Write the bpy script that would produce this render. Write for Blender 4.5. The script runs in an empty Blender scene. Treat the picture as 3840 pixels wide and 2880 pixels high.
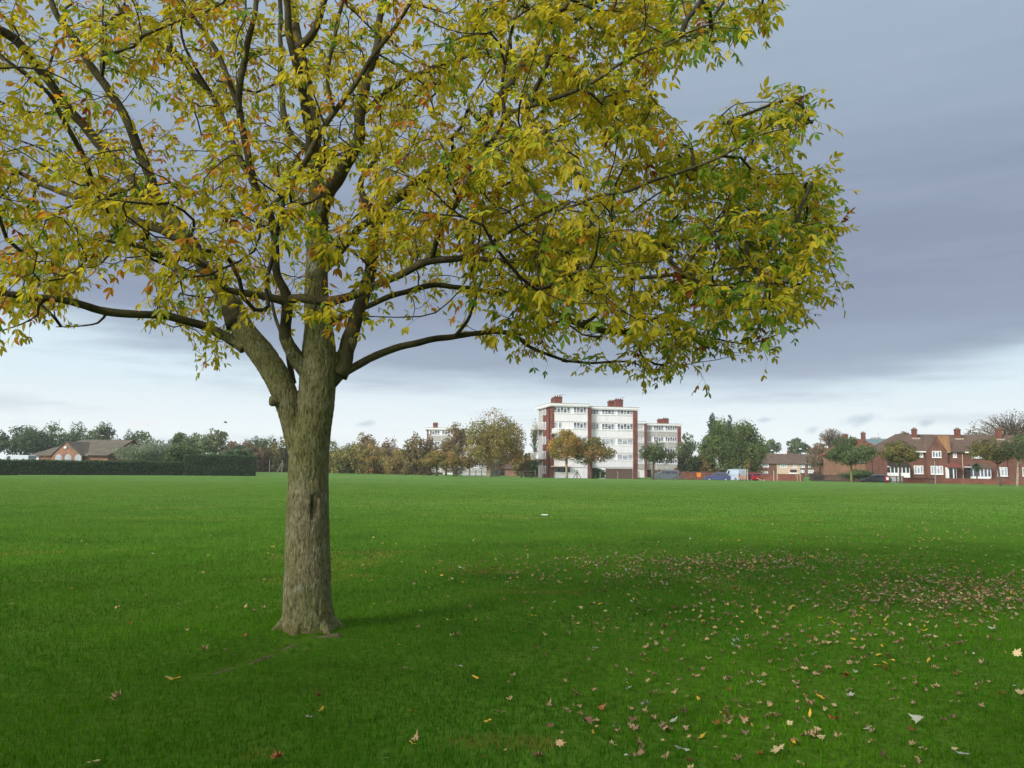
import bpy, math, random
import numpy as np
from mathutils import Vector, Matrix, noise, kdtree
rng = np.random.default_rng(7); random.seed(7)
SC = bpy.context.scene; COL = SC.collection
R = math.radians
# ---------------------------------------------------------------- camera
F = 3000.0; W0, H0 = 3840, 2880
CAMZ = 1.6
PITCH = math.atan((1751 - 1440) / F); ROLL = R(0.7)
fw = Vector((0, math.cos(PITCH), math.sin(PITCH)))
r0 = Vector((1, 0, 0)); u0 = r0.cross(fw)
rt = (r0 * math.cos(ROLL) + u0 * math.sin(ROLL)).normalized(); up = rt.cross(fw)
CAM = Vector((0, 0, CAMZ))
cd = bpy.data.cameras.new('camera'); cam = bpy.data.objects.new('camera', cd); COL.objects.link(cam)
M = Matrix((rt, up, -fw)).transposed().to_4x4(); M.translation = CAM; cam.matrix_world = M
cd.sensor_width = 36; cd.lens = 36 * F / W0; cd.clip_end = 20000; cd.clip_start = 0.05
SC.camera = cam
def ray(px, py):
    return rt * ((px - W0 / 2) / F) + up * ((H0 / 2 - py) / F) + fw
def at(px, py, Y):                      # world point seen at photo pixel, at forward distance Y
    d = ray(px, py); return CAM + d * (Y / d.y)
def grd(px, py, z=0.0):                 # where the pixel's ray meets the ground
    d = ray(px, py); return CAM + d * ((z - CAMZ) / d.z)
def proj(p):
    d = Vector(p) - CAM; c = d.dot(fw)
    return W0 / 2 + F * d.dot(rt) / c, H0 / 2 - F * d.dot(up) / c
def gp(px, Y, z=0.0):                   # point at height z, forward distance Y, seen in column px
    x = (px - W0 / 2) / F * Y
    for _ in range(4): x += (px - proj((x, Y, z))[0]) / F * Y
    return Vector((x, Y, z))
ROADZ = -0.35
# ---------------------------------------------------------------- tagging
def tag(o, label=None, cat=None, group=None, kind=None):
    if label: o['label'] = label
    if cat: o['category'] = cat
    if group: o['group'] = group
    if kind: o['kind'] = kind
    return o
def thing(name, label, cat, loc=(0, 0, 0), rz=0.0, group=None):
    o = bpy.data.objects.new(name, None); COL.objects.link(o); o.empty_display_size = 0.2
    o.location = loc; o.rotation_euler = (0, 0, rz)
    return tag(o, label, cat, group)
# ---------------------------------------------------------------- mesh helpers
class MB:
    def __init__(s): s.v = []; s.f = []; s.c = []
    def add(s, vs, fs):
        n = len(s.v); s.v += [tuple(v) for v in vs]; s.f += [tuple(i + n for i in f) for f in fs]; return s
    def box(s, x0, x1, y0, y1, z0, z1):
        if x0 > x1: x0, x1 = x1, x0
        if y0 > y1: y0, y1 = y1, y0
        if z0 > z1: z0, z1 = z1, z0
        return s.add([(x0,y0,z0),(x1,y0,z0),(x1,y1,z0),(x0,y1,z0),(x0,y0,z1),(x1,y0,z1),(x1,y1,z1),(x0,y1,z1)],
              [(0,3,2,1),(4,5,6,7),(0,1,5,4),(1,2,6,5),(2,3,7,6),(3,0,4,7)])
    def tube(s, pts, rad, n=8, cap=True):
        pts = [Vector(p) for p in pts]; base = len(s.v); t = (pts[1] - pts[0]).normalized()
        a = t.orthogonal().normalized(); m = len(pts)
        for i, p in enumerate(pts):
            t2 = ((pts[i+1] - p) if i == 0 else (p - pts[i-1]) if i == m-1 else (pts[i+1] - pts[i-1]))
            if t2.length < 1e-9: t2 = t
            t2.normalize(); a = (a - t2 * a.dot(t2)); a = a.normalized() if a.length > 1e-6 else t2.orthogonal().normalized()
            b = t2.cross(a); r = rad[i]
            for k in range(n):
                g = 2 * math.pi * k / n; s.v.append(tuple(p + a * (r * math.cos(g)) + b * (r * math.sin(g))))
            t = t2
        for i in range(m - 1):
            for k in range(n):
                k2 = (k + 1) % n; q = base + i * n
                s.f.append((q + k, q + k2, q + n + k2, q + n + k))
        if cap:
            s.f.append(tuple(base + k for k in range(n - 1, -1, -1))); s.f.append(tuple(base + (m-1)*n + k for k in range(n)))
        return s
    def cyl(s, x, y, z0, z1, r, n=10, r2=None):
        return s.tube([(x, y, z0), (x, y, z1)], [r, r if r2 is None else r2], n)
    def prism(s, poly, y0, y1):                 # polygon in x,z extruded in y
        n = len(poly); vs = [(x, y0, z) for x, z in poly] + [(x, y1, z) for x, z in poly]
        fs = [tuple(range(n)), tuple(range(2*n-1, n-1, -1))] + [(i, i + n, (i+1) % n + n, (i+1) % n) for i in range(n)]
        return s.add(vs, fs)
    def build(s, name, mat, parent=None, smooth=False):
        me = bpy.data.meshes.new(name); me.from_pydata(s.v, [], s.f); me.materials.append(mat)
        if smooth: me.polygons.foreach_set('use_smooth', [True] * len(me.polygons))
        me.update()
        o = bpy.data.objects.new(name, me); COL.objects.link(o)
        if parent: o.parent = parent
        return o
def np_mesh(name, V, faces_sizes, F_idx, mat, colors=None, smooth=False, parent=None):
    """V (n,3); F_idx flat vertex indices; faces_sizes per face; colors (n,3) per vertex"""
    me = bpy.data.meshes.new(name); nf = len(faces_sizes)
    me.vertices.add(len(V)); me.vertices.foreach_set('co', np.asarray(V, dtype=np.float32).ravel())
    me.loops.add(len(F_idx)); me.loops.foreach_set('vertex_index', np.asarray(F_idx, dtype=np.int32))
    st = np.zeros(nf, dtype=np.int32); st[1:] = np.cumsum(faces_sizes)[:-1]
    me.polygons.add(nf); me.polygons.foreach_set('loop_start', st)
    try: me.polygons.foreach_set('loop_total', np.asarray(faces_sizes, dtype=np.int32))
    except Exception: pass
    if smooth: me.polygons.foreach_set('use_smooth', np.ones(nf, dtype=bool))
    if colors is not None:
        ca = me.color_attributes.new('tint', 'FLOAT_COLOR', 'POINT')
        c4 = np.ones((len(V), 4), dtype=np.float32); c4[:, :3] = colors; ca.data.foreach_set('color', c4.ravel())
    me.materials.append(mat); me.update(); me.validate()
    o = bpy.data.objects.new(name, me); COL.objects.link(o)
    if parent: o.parent = parent
    return o
# ---------------------------------------------------------------- materials
def lin(r, g=None, b=None):
    if g is None: r, g, b = r
    f = lambda c: (c / 255 / 12.92) if c / 255 <= 0.04045 else ((c / 255 + 0.055) / 1.055) ** 2.4
    return (f(r), f(g), f(b))
def mat(name, col, rough=0.8, var=0.15, scale=3.0, bump=0.0, bscale=40.0, metal=0.0, spec=0.3, col2=None, stretch=(1,1,1), detail=4):
    m = bpy.data.materials.new(name); m.use_nodes = True; nt = m.node_tree; b = nt.nodes['Principled BSDF']
    b.inputs['Roughness'].default_value = rough; b.inputs['Metallic'].default_value = metal
    b.inputs['Specular IOR Level'].default_value = spec
    tc = nt.nodes.new('ShaderNodeTexCoord'); mp = nt.nodes.new('ShaderNodeMapping'); mp.inputs['Scale'].default_value = stretch
    nt.links.new(tc.outputs['Object'], mp.inputs['Vector'])
    nz = nt.nodes.new('ShaderNodeTexNoise'); nz.inputs['Scale'].default_value = scale; nz.inputs['Detail'].default_value = detail
    nz.inputs['Roughness'].default_value = 0.6
    nt.links.new(mp.outputs[0], nz.inputs['Vector'])
    cr = nt.nodes.new('ShaderNodeValToRGB'); c2 = col2 or tuple(max(0, c * (1 - 2 * var)) for c in col)
    cr.color_ramp.elements[0].position = 0.32; cr.color_ramp.elements[1].position = 0.68
    cr.color_ramp.elements[0].color = (*c2, 1); cr.color_ramp.elements[1].color = (*[min(1, c * (1 + var * 0.6)) for c in col], 1)
    nt.links.new(nz.outputs['Fac'], cr.inputs['Fac']); nt.links.new(cr.outputs[0], b.inputs['Base Color'])
    if bump:
        n2 = nt.nodes.new('ShaderNodeTexNoise'); n2.inputs['Scale'].default_value = bscale; n2.inputs['Detail'].default_value = 3
        nt.links.new(mp.outputs[0], n2.inputs['Vector'])
        bp = nt.nodes.new('ShaderNodeBump'); bp.inputs['Strength'].default_value = bump; bp.inputs['Distance'].default_value = 0.02
        nt.links.new(n2.outputs['Fac'], bp.inputs['Height']); nt.links.new(bp.outputs[0], b.inputs['Normal'])
    return m
def leafmat(name, trans=0.35, gloss=0.05, rough=0.5, mult=1.0, spots=0.0, sat=1.0):
    m = bpy.data.materials.new(name); m.use_nodes = True; nt = m.node_tree; nt.nodes.clear()
    out = nt.nodes.new('ShaderNodeOutputMaterial'); at_ = nt.nodes.new('ShaderNodeAttribute'); at_.attribute_name = 'tint'
    col = at_.outputs['Color']
    if spots:
        tc = nt.nodes.new('ShaderNodeTexCoord'); nz = nt.nodes.new('ShaderNodeTexNoise'); nz.inputs['Scale'].default_value = 45; nz.inputs['Detail'].default_value = 3
        nt.links.new(tc.outputs['Object'], nz.inputs['Vector'])
        cr = nt.nodes.new('ShaderNodeValToRGB'); cr.color_ramp.elements[0].position = .58; cr.color_ramp.elements[1].position = .72
        cr.color_ramp.elements[0].color = (0,0,0,1); cr.color_ramp.elements[1].color = (spots,)*3 + (1,)
        nt.links.new(nz.outputs['Fac'], cr.inputs['Fac'])
        mx = nt.nodes.new('ShaderNodeMixRGB'); nt.links.new(cr.outputs[0], mx.inputs['Fac']); nt.links.new(col, mx.inputs['Color1'])
        mx.inputs['Color2'].default_value = (*lin(120, 66, 20), 1); col = mx.outputs[0]
    d = nt.nodes.new('ShaderNodeBsdfDiffuse'); t = nt.nodes.new('ShaderNodeBsdfTranslucent'); mx1 = nt.nodes.new('ShaderNodeMixShader')
    g = nt.nodes.new('ShaderNodeBsdfGlossy'); g.inputs['Roughness'].default_value = rough; g.inputs['Color'].default_value = (1,1,1,1)
    nt.links.new(col, d.inputs['Color']); nt.links.new(col, t.inputs['Color']); mx1.inputs[0].default_value = trans
    nt.links.new(d.outputs[0], mx1.inputs[1]); nt.links.new(t.outputs[0], mx1.inputs[2])
    mx2 = nt.nodes.new('ShaderNodeMixShader'); mx2.inputs[0].default_value = gloss
    nt.links.new(mx1.outputs[0], mx2.inputs[1]); nt.links.new(g.outputs[0], mx2.inputs[2]); nt.links.new(mx2.outputs[0], out.inputs['Surface'])
    return m
def brickmat(name, c1, c2, mortar, sc=1.0, bw=0.225, bh=0.075):
    m = bpy.data.materials.new(name); m.use_nodes = True; nt = m.node_tree; b = nt.nodes['Principled BSDF']
    b.inputs['Roughness'].default_value = 0.9; b.inputs['Specular IOR Level'].default_value = 0.2
    tc = nt.nodes.new('ShaderNodeTexCoord'); sp = nt.nodes.new('ShaderNodeSeparateXYZ'); nt.links.new(tc.outputs['Object'], sp.inputs[0])
    ad = nt.nodes.new('ShaderNodeMath'); nt.links.new(sp.outputs[0], ad.inputs[0]); nt.links.new(sp.outputs[1], ad.inputs[1])
    cb = nt.nodes.new('ShaderNodeCombineXYZ'); nt.links.new(ad.outputs[0], cb.inputs[0]); nt.links.new(sp.outputs[2], cb.inputs[1])
    bk = nt.nodes.new('ShaderNodeTexBrick'); nt.links.new(cb.outputs[0], bk.inputs['Vector']); bk.inputs['Scale'].default_value = sc
    bk.inputs['Brick Width'].default_value = bw; bk.inputs['Row Height'].default_value = bh; bk.inputs['Mortar Size'].default_value = 0.008
    bk.inputs['Color1'].default_value = (*c1, 1); bk.inputs['Color2'].default_value = (*c2, 1); bk.inputs['Mortar'].default_value = (*mortar, 1)
    nz = nt.nodes.new('ShaderNodeTexNoise'); nz.inputs['Scale'].default_value = 1.1; nz.inputs['Detail'].default_value = 5
    nt.links.new(tc.outputs['Object'], nz.inputs['Vector'])
    mr = nt.nodes.new('ShaderNodeMapRange'); mr.inputs[1].default_value = .3; mr.inputs[2].default_value = .7; mr.inputs[3].default_value = .72; mr.inputs[4].default_value = 1.18
    nt.links.new(nz.outputs['Fac'], mr.inputs[0])
    ml = nt.nodes.new('ShaderNodeVectorMath'); ml.operation = 'SCALE'; nt.links.new(bk.outputs['Color'], ml.inputs[0]); nt.links.new(mr.outputs[0], ml.inputs['Scale'])
    nt.links.new(ml.outputs[0], b.inputs['Base Color'])
    return m
def tilemat(name, c1, c2, row=0.22):            # roof tiles: courses running along the eaves, weathered blotches
    m = bpy.data.materials.new(name); m.use_nodes = True; nt = m.node_tree; b = nt.nodes['Principled BSDF']
    b.inputs['Roughness'].default_value = 0.85; b.inputs['Specular IOR Level'].default_value = 0.2
    tc = nt.nodes.new('ShaderNodeTexCoord'); wv = nt.nodes.new('ShaderNodeTexWave'); wv.wave_type = 'BANDS'; wv.bands_direction = 'Z'; wv.wave_profile = 'SAW'
    wv.inputs['Scale'].default_value = 0.314 / row * 1.0; wv.inputs['Distortion'].default_value = 0.3
    nt.links.new(tc.outputs['Object'], wv.inputs['Vector'])
    nz = nt.nodes.new('ShaderNodeTexNoise'); nz.inputs['Scale'].default_value = 0.9; nz.inputs['Detail'].default_value = 6; nz.inputs['Roughness'].default_value = .7
    nt.links.new(tc.outputs['Object'], nz.inputs['Vector'])
    cr = nt.nodes.new('ShaderNodeValToRGB'); cr.color_ramp.elements[0].position = .35; cr.color_ramp.elements[1].position = .65
    cr.color_ramp.elements[0].color = (*c1, 1); cr.color_ramp.elements[1].color = (*c2, 1); nt.links.new(nz.outputs['Fac'], cr.inputs['Fac'])
    mr = nt.nodes.new('ShaderNodeMapRange'); mr.inputs[3].default_value = .8; mr.inputs[4].default_value = 1.1; nt.links.new(wv.outputs['Fac'], mr.inputs[0])
    ml = nt.nodes.new('ShaderNodeVectorMath'); ml.operation = 'SCALE'; nt.links.new(cr.outputs[0], ml.inputs[0]); nt.links.new(mr.outputs[0], ml.inputs['Scale'])
    nt.links.new(ml.outputs[0], b.inputs['Base Color']); return m
MT = {}
MT['leaf'] = leafmat('ash_leaf', 0.62, 0.01, 0.5, spots=0.28)
MT['far_leaf'] = leafmat('far_leaf', 0.48, 0.015, 0.6)
MT['blade'] = leafmat('grass_blade', 0.30, 0.0, 0.5)
MT['litter'] = leafmat('dry_leaf', 0.15, 0.03, 0.5, spots=0.35)
MT['farbark'] = mat('far_bark', lin(96, 84, 66), 0.9, .2)
MT['twig'] = mat('twig_bark', lin(58, 54, 40), 0.85, .2, 8)
MT['brick'] = brickmat('brick_red', lin(122, 68, 58), lin(106, 60, 52), lin(114, 92, 84))
MT['brick_or'] = brickmat('brick_orange', lin(144, 106, 84), lin(130, 92, 72), lin(136, 116, 100))
MT['brick_house'] = brickmat('brick_house', lin(120, 79, 64), lin(106, 70, 58), lin(110, 90, 80))
MT['brick_wall'] = brickmat('brick_wall', lin(124, 72, 58), lin(104, 62, 52), lin(110, 88, 76))
MT['white'] = mat('white_panel', (0.80, 0.80, 0.82), 0.7, .07, 1.6, stretch=(1.6, 1, .25), detail=6)
MT['trim'] = mat('white_trim', (0.78, 0.79, 0.80), 0.5, .03, 1)
MT['grey'] = mat('pebbledash_grey', lin(176, 174, 172), 0.95, .12, 14)
MT['cream'] = mat('cream_render', lin(205, 180, 160), 0.9, .08, 2)
MT['tile'] = tilemat('roof_tile_brown', lin(86, 72, 64), lin(106, 88, 76))
MT['tile_red'] = tilemat('roof_tile_red', lin(112, 66, 58), lin(132, 80, 68))
MT['tile_grey'] = tilemat('roof_tile_grey', lin(86, 82, 74), lin(108, 102, 90))
MT['tile_sunlit'] = tilemat('roof_tile_sunlit', lin(150, 112, 76), lin(176, 136, 96))  # lighter copy of the brown tile, sunlight put into the colour
MT['glass'] = mat('window_glass', lin(96, 106, 124), 0.12, .35, 1.2, spec=.7)
MT['glass_pale'] = mat('curtained_glass', lin(168, 176, 188), 0.2, .2, 3, spec=.6, stretch=(4, 4, .5))
MT['glass_dark'] = mat('dark_glass', lin(42, 46, 54), 0.1, .3, 1.2, spec=.7)
MT['dark'] = mat('dark_paint', lin(52, 46, 44), 0.7, .1)
MT['brown'] = mat('brown_shutter', lin(104, 86, 76), 0.8, .12, 2)
MT['concrete'] = mat('concrete', lin(168, 160, 144), 0.9, .12, 6)
MT['woodpost'] = mat('weathered_wood', lin(118, 104, 84), 0.9, .2, 5)
MT['steel'] = mat('galvanised_steel', lin(150, 156, 158), 0.5, .1, 5, metal=.3)
MT['green_pole'] = mat('green_pole_paint', lin(84, 110, 96), 0.6, .1)
MT['tyre'] = mat('tyre_rubber', lin(30, 30, 32), 0.9, .1)
MT['red'] = mat('red_paint', lin(168, 30, 36), 0.35, .05, spec=.5)
MT['orange'] = mat('orange_paint', lin(226, 130, 20), 0.5, .05)
MT['lampglass'] = mat('lamp_head_grey', lin(215, 222, 225), 0.4, .03)
# ---------------------------------------------------------------- world
SUN_AZ = math.atan2(-0.70, -0.71)        # direction the light comes from, measured from +Y towards +X
SUN_EL = R(27)
def build_world():
    w = bpy.data.worlds.new('World'); SC.world = w; w.use_nodes = True; nt = w.node_tree; nt.nodes.clear()
    N = nt.nodes.new; L = nt.links.new
    out = N('ShaderNodeOutputWorld'); bg = N('ShaderNodeBackground'); bg.inputs['Strength'].default_value = 0.1; L(bg.outputs[0], out.inputs[0])
    sky = N('ShaderNodeTexSky'); sky.sky_type = 'NISHITA'; sky.sun_disc = False; sky.sun_elevation = SUN_EL; sky.sun_rotation = SUN_AZ
    sky.air_density = 1.2; sky.dust_density = 1.5
    tc = N('ShaderNodeTexCoord'); sp = N('ShaderNodeSeparateXYZ'); L(tc.outputs['Generated'], sp.inputs[0])
    def mth(op, a, b=None, c=None):
        n = N('ShaderNodeMath'); n.operation = op
        for i, v in enumerate((a, b, c)):
            if v is None: continue
            if isinstance(v, (int, float)): n.inputs[i].default_value = v
            else: L(v, n.inputs[i])
        return n.outputs[0]
    x, y, z = sp.outputs
    hor = mth('SQRT', mth('ADD', mth('MULTIPLY', x, x), mth('MULTIPLY', y, y)))
    el = mth('DIVIDE', z, mth('MAXIMUM', hor, 0.001))          # tan of elevation
    az = mth('ARCTAN2', x, y)
    zc = mth('MAXIMUM', z, 0.03)
    # cloud deck seen in perspective: a flat layer overhead
    cb = N('ShaderNodeCombineXYZ'); L(mth('DIVIDE', x, zc), cb.inputs[0]); L(mth('DIVIDE', y, zc), cb.inputs[1])
    n1 = N('ShaderNodeTexNoise'); n1.inputs['Scale'].default_value = 0.55; n1.inputs['Detail'].default_value = 5; n1.inputs['Roughness'].default_value = .5; L(cb.outputs[0], n1.inputs['Vector'])
    # streaks along the horizon (direction space)
    cb2 = N('ShaderNodeCombineXYZ'); L(mth('MULTIPLY', az, 2.2), cb2.inputs[0]); L(mth('MULTIPLY', el, 16.0), cb2.inputs[1])
    n2 = N('ShaderNodeTexNoise'); n2.inputs['Scale'].default_value = 1.7; n2.inputs['Detail'].default_value = 6; n2.inputs['Roughness'].default_value = .55; L(cb2.outputs[0], n2.inputs['Vector'])
    # lower edge of the deck as a function of azimuth
    fc = N('ShaderNodeFloatCurve'); cu = fc.mapping.curves[0]
    pts = [(-1.0, .17), (-.60, .165), (-.45, .145), (-.30, .118), (-.15, .098), (0.02, .098), (.15, .092), (.3, .098), (.45, .108), (.6, .125), (1.0, .14)]
    cu.points[0].location = ((pts[0][0] + 1) / 2, pts[0][1] * 4); cu.points[1].location = ((pts[-1][0] + 1) / 2, pts[-1][1] * 4)
    for a, e in pts[1:-1]: cu.points.new((a + 1) / 2, e * 4)
    fc.mapping.update(); L(mth('MULTIPLY_ADD', az, .5, .5), fc.inputs['Value'])
    edge = mth('MULTIPLY', fc.outputs[0], .25)
    dd = mth('ADD', mth('SUBTRACT', el, edge), mth('MULTIPLY', mth('SUBTRACT', n2.outputs['Fac'], .5), .085))
    def sstep(v, a, b):
        n = N('ShaderNodeMapRange'); n.interpolation_type = 'SMOOTHSTEP'; n.inputs[1].default_value = a; n.inputs[2].default_value = b; L(v, n.inputs[0]); return n.outputs[0]
    deck = sstep(dd, -.028, .034)
    # wisps in the clear band
    wisp = mth('MULTIPLY', sstep(n2.outputs['Fac'], .50, .70), .42)
    def mix(f, a, b):
        n = N('ShaderNodeMixRGB')
        for s, v in ((n.inputs[0], f), (n.inputs[1], a), (n.inputs[2], b)):
            if isinstance(v, (int, float)): s.default_value = v
            elif isinstance(v, tuple): s.default_value = (*v, 1)
            else: L(v, s)
        return n.outputs[0]
    K = lambda c, s=1.0: tuple(v * 10 * s for v in lin(*c))
    band = mix(sstep(el, 0.0, .14), K((246, 253, 255), 1.14), K((222, 242, 253), 1.04))
    base = mix(0.90, sky.outputs[0], band)
    base = mix(wisp, base, K((186, 204, 218)))
    # deck colour: paler and bluer at its low edge, slate in the middle, greyer overhead
    cr = N('ShaderNodeValToRGB'); L(mth('MULTIPLY', el, 1.0), cr.inputs['Fac']); e = cr.color_ramp.elements
    e[0].position = .06; e[0].color = (*lin(190, 206, 222), 1); e[1].position = .62; e[1].color = (*lin(166, 184, 204), 1)
    for p, c in ((.125, (158, 174, 195)), (.2, (140, 153, 177)), (.33, (145, 159, 183)), (.47, (158, 175, 194))):
        q = e.new(p); q.color = (*lin(*c), 1)
    sc = N('ShaderNodeVectorMath'); sc.operation = 'SCALE'; L(cr.outputs[0], sc.inputs[0])
    L(mth('MULTIPLY_ADD', n1.outputs['Fac'], 2.8, 8.4), sc.inputs['Scale'])
    str_ = mth('MULTIPLY', sstep(n2.outputs['Fac'], .30, .76), .20)
    deckc = mix(str_, sc.outputs[0], K((184, 196, 216)))
    col = mix(deck, base, deckc)
    # small grey cloudlets low over the houses
    for (px, py, wx, wy) in ((3235, 1572, .0155, .0075), (3050, 1612, .010, .005), (1372, 1590, .012, .0045), (2872, 1575, .012, .004), (3480, 1585, .009, .004), (540, 1588, -.016, .006)):
        d = ray(px, py); a0 = math.atan2(d.x, d.y); e0 = d.z / math.hypot(d.x, d.y)
        n3 = N('ShaderNodeTexNoise'); n3.inputs['Scale'].default_value = 60; n3.inputs['Detail'].default_value = 4; L(tc.outputs['Generated'], n3.inputs['Vector'])
        ux = mth('DIVIDE', mth('SUBTRACT', az, a0), abs(wx)); uy = mth('DIVIDE', mth('SUBTRACT', el, e0), wy)
        uy = mth('SUBTRACT', uy, mth('MULTIPLY', ux, .35))
        q = mth('ADD', mth('SQRT', mth('ADD', mth('MULTIPLY', ux, ux), mth('MULTIPLY', uy, uy))), mth('MULTIPLY', mth('SUBTRACT', n3.outputs['Fac'], .5), 2.3))
        k = mth('MULTIPLY', mth('SUBTRACT', 1.0, sstep(q, .1, 1.3)), .55 if wx > 0 else .5)
        col = mix(k, col, K((176, 200, 214)) if wx > 0 else K((252, 248, 248)))
    # glow added to the unseen sky round the sun, to brighten the facades
    dt = N('ShaderNodeVectorMath'); dt.operation = 'DOT_PRODUCT'; L(tc.outputs['Generated'], dt.inputs[0])
    dt.inputs[1].default_value = (math.sin(SUN_AZ) * math.cos(SUN_EL), math.cos(SUN_AZ) * math.cos(SUN_EL), math.sin(SUN_EL))
    col = mix(mth('MULTIPLY', sstep(dt.outputs['Value'], .15, 1.0), .8), col, K((255, 250, 240), 2.0))
    L(col, bg.inputs['Color'])
    w.cycles.sampling_method = 'MANUAL'; w.cycles.sample_map_resolution = 512
    sd = bpy.data.lights.new('sun', 'SUN'); so = bpy.data.objects.new('sun', sd); COL.objects.link(so)
    sd.energy = SUN_E; sd.angle = R(SUN_ANG); sd.color = (1.0, 0.965, 0.90)
    d = Vector((math.sin(SUN_AZ) * math.cos(SUN_EL), math.cos(SUN_AZ) * math.cos(SUN_EL), math.sin(SUN_EL)))
    so.rotation_euler = d.to_track_quat('Z', 'Y').to_euler()
    vs = SC.view_settings; vs.view_transform = 'Standard'; vs.look = 'None'; vs.exposure = EXPO; vs.gamma = 1
SUN_E = 3.8; SUN_ANG = 16.0; EXPO = 0.0
build_world()
SC.render.engine = 'CYCLES'
SC.cycles.max_bounces = 6; SC.cycles.diffuse_bounces = 3; SC.cycles.transmission_bounces = 4; SC.cycles.transparent_max_bounces = 4
# ---------------------------------------------------------------- ground
EDGE = [(-.9, 60), (-.64, 88), (-.32, 200), (-.2, 172), (-.1, 140), (.03, 124), (.23, 124), (.36, 122), (.5, 120), (.64, 112), (.9, 90)]
def edgeD(s): return float(np.interp(s, [a for a, _ in EDGE], [b for _, b in EDGE]))
def sm(t): t = min(1, max(0, t)); return t * t * (3 - 2 * t)
def gz(x, y):
    if y < 1: return 0.03 * noise.noise(Vector((x * .12, y * .12, 3)))
    s = x / y; D = edgeD(max(-.9, min(.9, s)))
    z = ROADZ * sm((y - D) / 4)
    amp = min(1.0, max(0, (y - 2) / 6))
    z += amp * (1 - sm((y - 70) / 30)) * (0.05 * noise.noise(Vector((x * .09, y * .09, 3))) + 0.02 * noise.noise(Vector((x * .35, y * .35, 9))))
    return z
TREE = grd(1157, 2372)                               # foot of the ash
def grassmat():
    m = bpy.data.materials.new('field_grass'); m.use_nodes = True; nt = m.node_tree; b = nt.nodes['Principled BSDF']; N = nt.nodes.new; L = nt.links.new
    b.inputs['Roughness'].default_value = 0.9; b.inputs['Specular IOR Level'].default_value = 0.0
    geo = N('ShaderNodeNewGeometry')
    def nz(s, det, st=(1, 1, 1), rough=.6):
        mp = N('ShaderNodeMapping'); mp.inputs['Scale'].default_value = st; L(geo.outputs['Position'], mp.inputs['Vector'])
        n = N('ShaderNodeTexNoise'); n.inputs['Scale'].default_value = s; n.inputs['Detail'].default_value = det; n.inputs['Roughness'].default_value = rough; L(mp.outputs[0], n.inputs['Vector']); return n.outputs['Fac']
    def ramp(f, stops):
        c = N('ShaderNodeValToRGB'); L(f, c.inputs['Fac']); e = c.color_ramp.elements
        e[0].position, e[0].color = stops[0][0], (*stops[0][1], 1); e[1].position, e[1].color = stops[-1][0], (*stops[-1][1], 1)
        for p, q in stops[1:-1]: k = e.new(p); k.color = (*q, 1)
        return c.outputs[0]
    big = nz(.05, 4, (1, 1.0, 1)); mid = nz(.7, 5); fine = nz(14, 6, rough=.75)
    c1 = ramp(big, [(.3, GR['a']), (.7, GR['b'])])
    c2 = ramp(mid, [(.3, (.72, .72, .72)), (.5, (1, 1, 1)), (.72, (1.22, 1.12, 1.2))])
    c3 = ramp(fine, [(.25, (.45, .45, .45)), (.5, (1, 1, 1)), (.75, (1.5, 1.45, 1.5))])
    m1 = N('ShaderNodeMixRGB'); m1.blend_type = 'MULTIPLY'; m1.inputs[0].default_value = 1; L(c1, m1.inputs[1]); L(c2, m1.inputs[2])
    m2 = N('ShaderNodeMixRGB'); m2.blend_type = 'MULTIPLY'; m2.inputs[0].default_value = 1; L(m1.outputs[0], m2.inputs[1]); L(c3, m2.inputs[2])
    dry = ramp(nz(.32, 5, (.6, 1.3, 1)), [(.66, (0, 0, 0)), (.76, (.55, .55, .55))])
    m3 = N('ShaderNodeMixRGB'); L(dry, m3.inputs[0]); L(m2.outputs[0], m3.inputs[1]); m3.inputs[2].default_value = (*lin(122, 122, 46), 1)
    # under the modelled blades the sheet is dark thatch and soil; past them it carries the lawn's own green
    sp = N('ShaderNodeSeparateXYZ'); L(geo.outputs['Position'], sp.inputs[0]); mr = N('ShaderNodeMapRange'); mr.inputs[1].default_value = 45; mr.inputs[2].default_value = 100; L(sp.outputs[1], mr.inputs[0])
    m4 = N('ShaderNodeMixRGB'); m5 = N('ShaderNodeMixRGB'); m5.blend_type = 'MULTIPLY'; m5.inputs[0].default_value = 1; L(m3.outputs[0], m5.inputs[1]); m5.inputs[2].default_value = (.62, .68, .30, 1)
    L(mr.outputs[0], m4.inputs[0]); L(m5.outputs[0], m4.inputs[1]); L(m3.outputs[0], m4.inputs[2]); L(m4.outputs[0], b.inputs['Base Color'])
    bp = N('ShaderNodeBump'); bp.inputs['Strength'].default_value = .7; bp.inputs['Distance'].default_value = .05; L(nz(9, 6, rough=.7), bp.inputs['Height']); L(bp.outputs[0], b.inputs['Normal'])
    return m
GR = dict(a=(.098, .204, .046), b=(.142, .244, .072))
MT['ground'] = grassmat()
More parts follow.
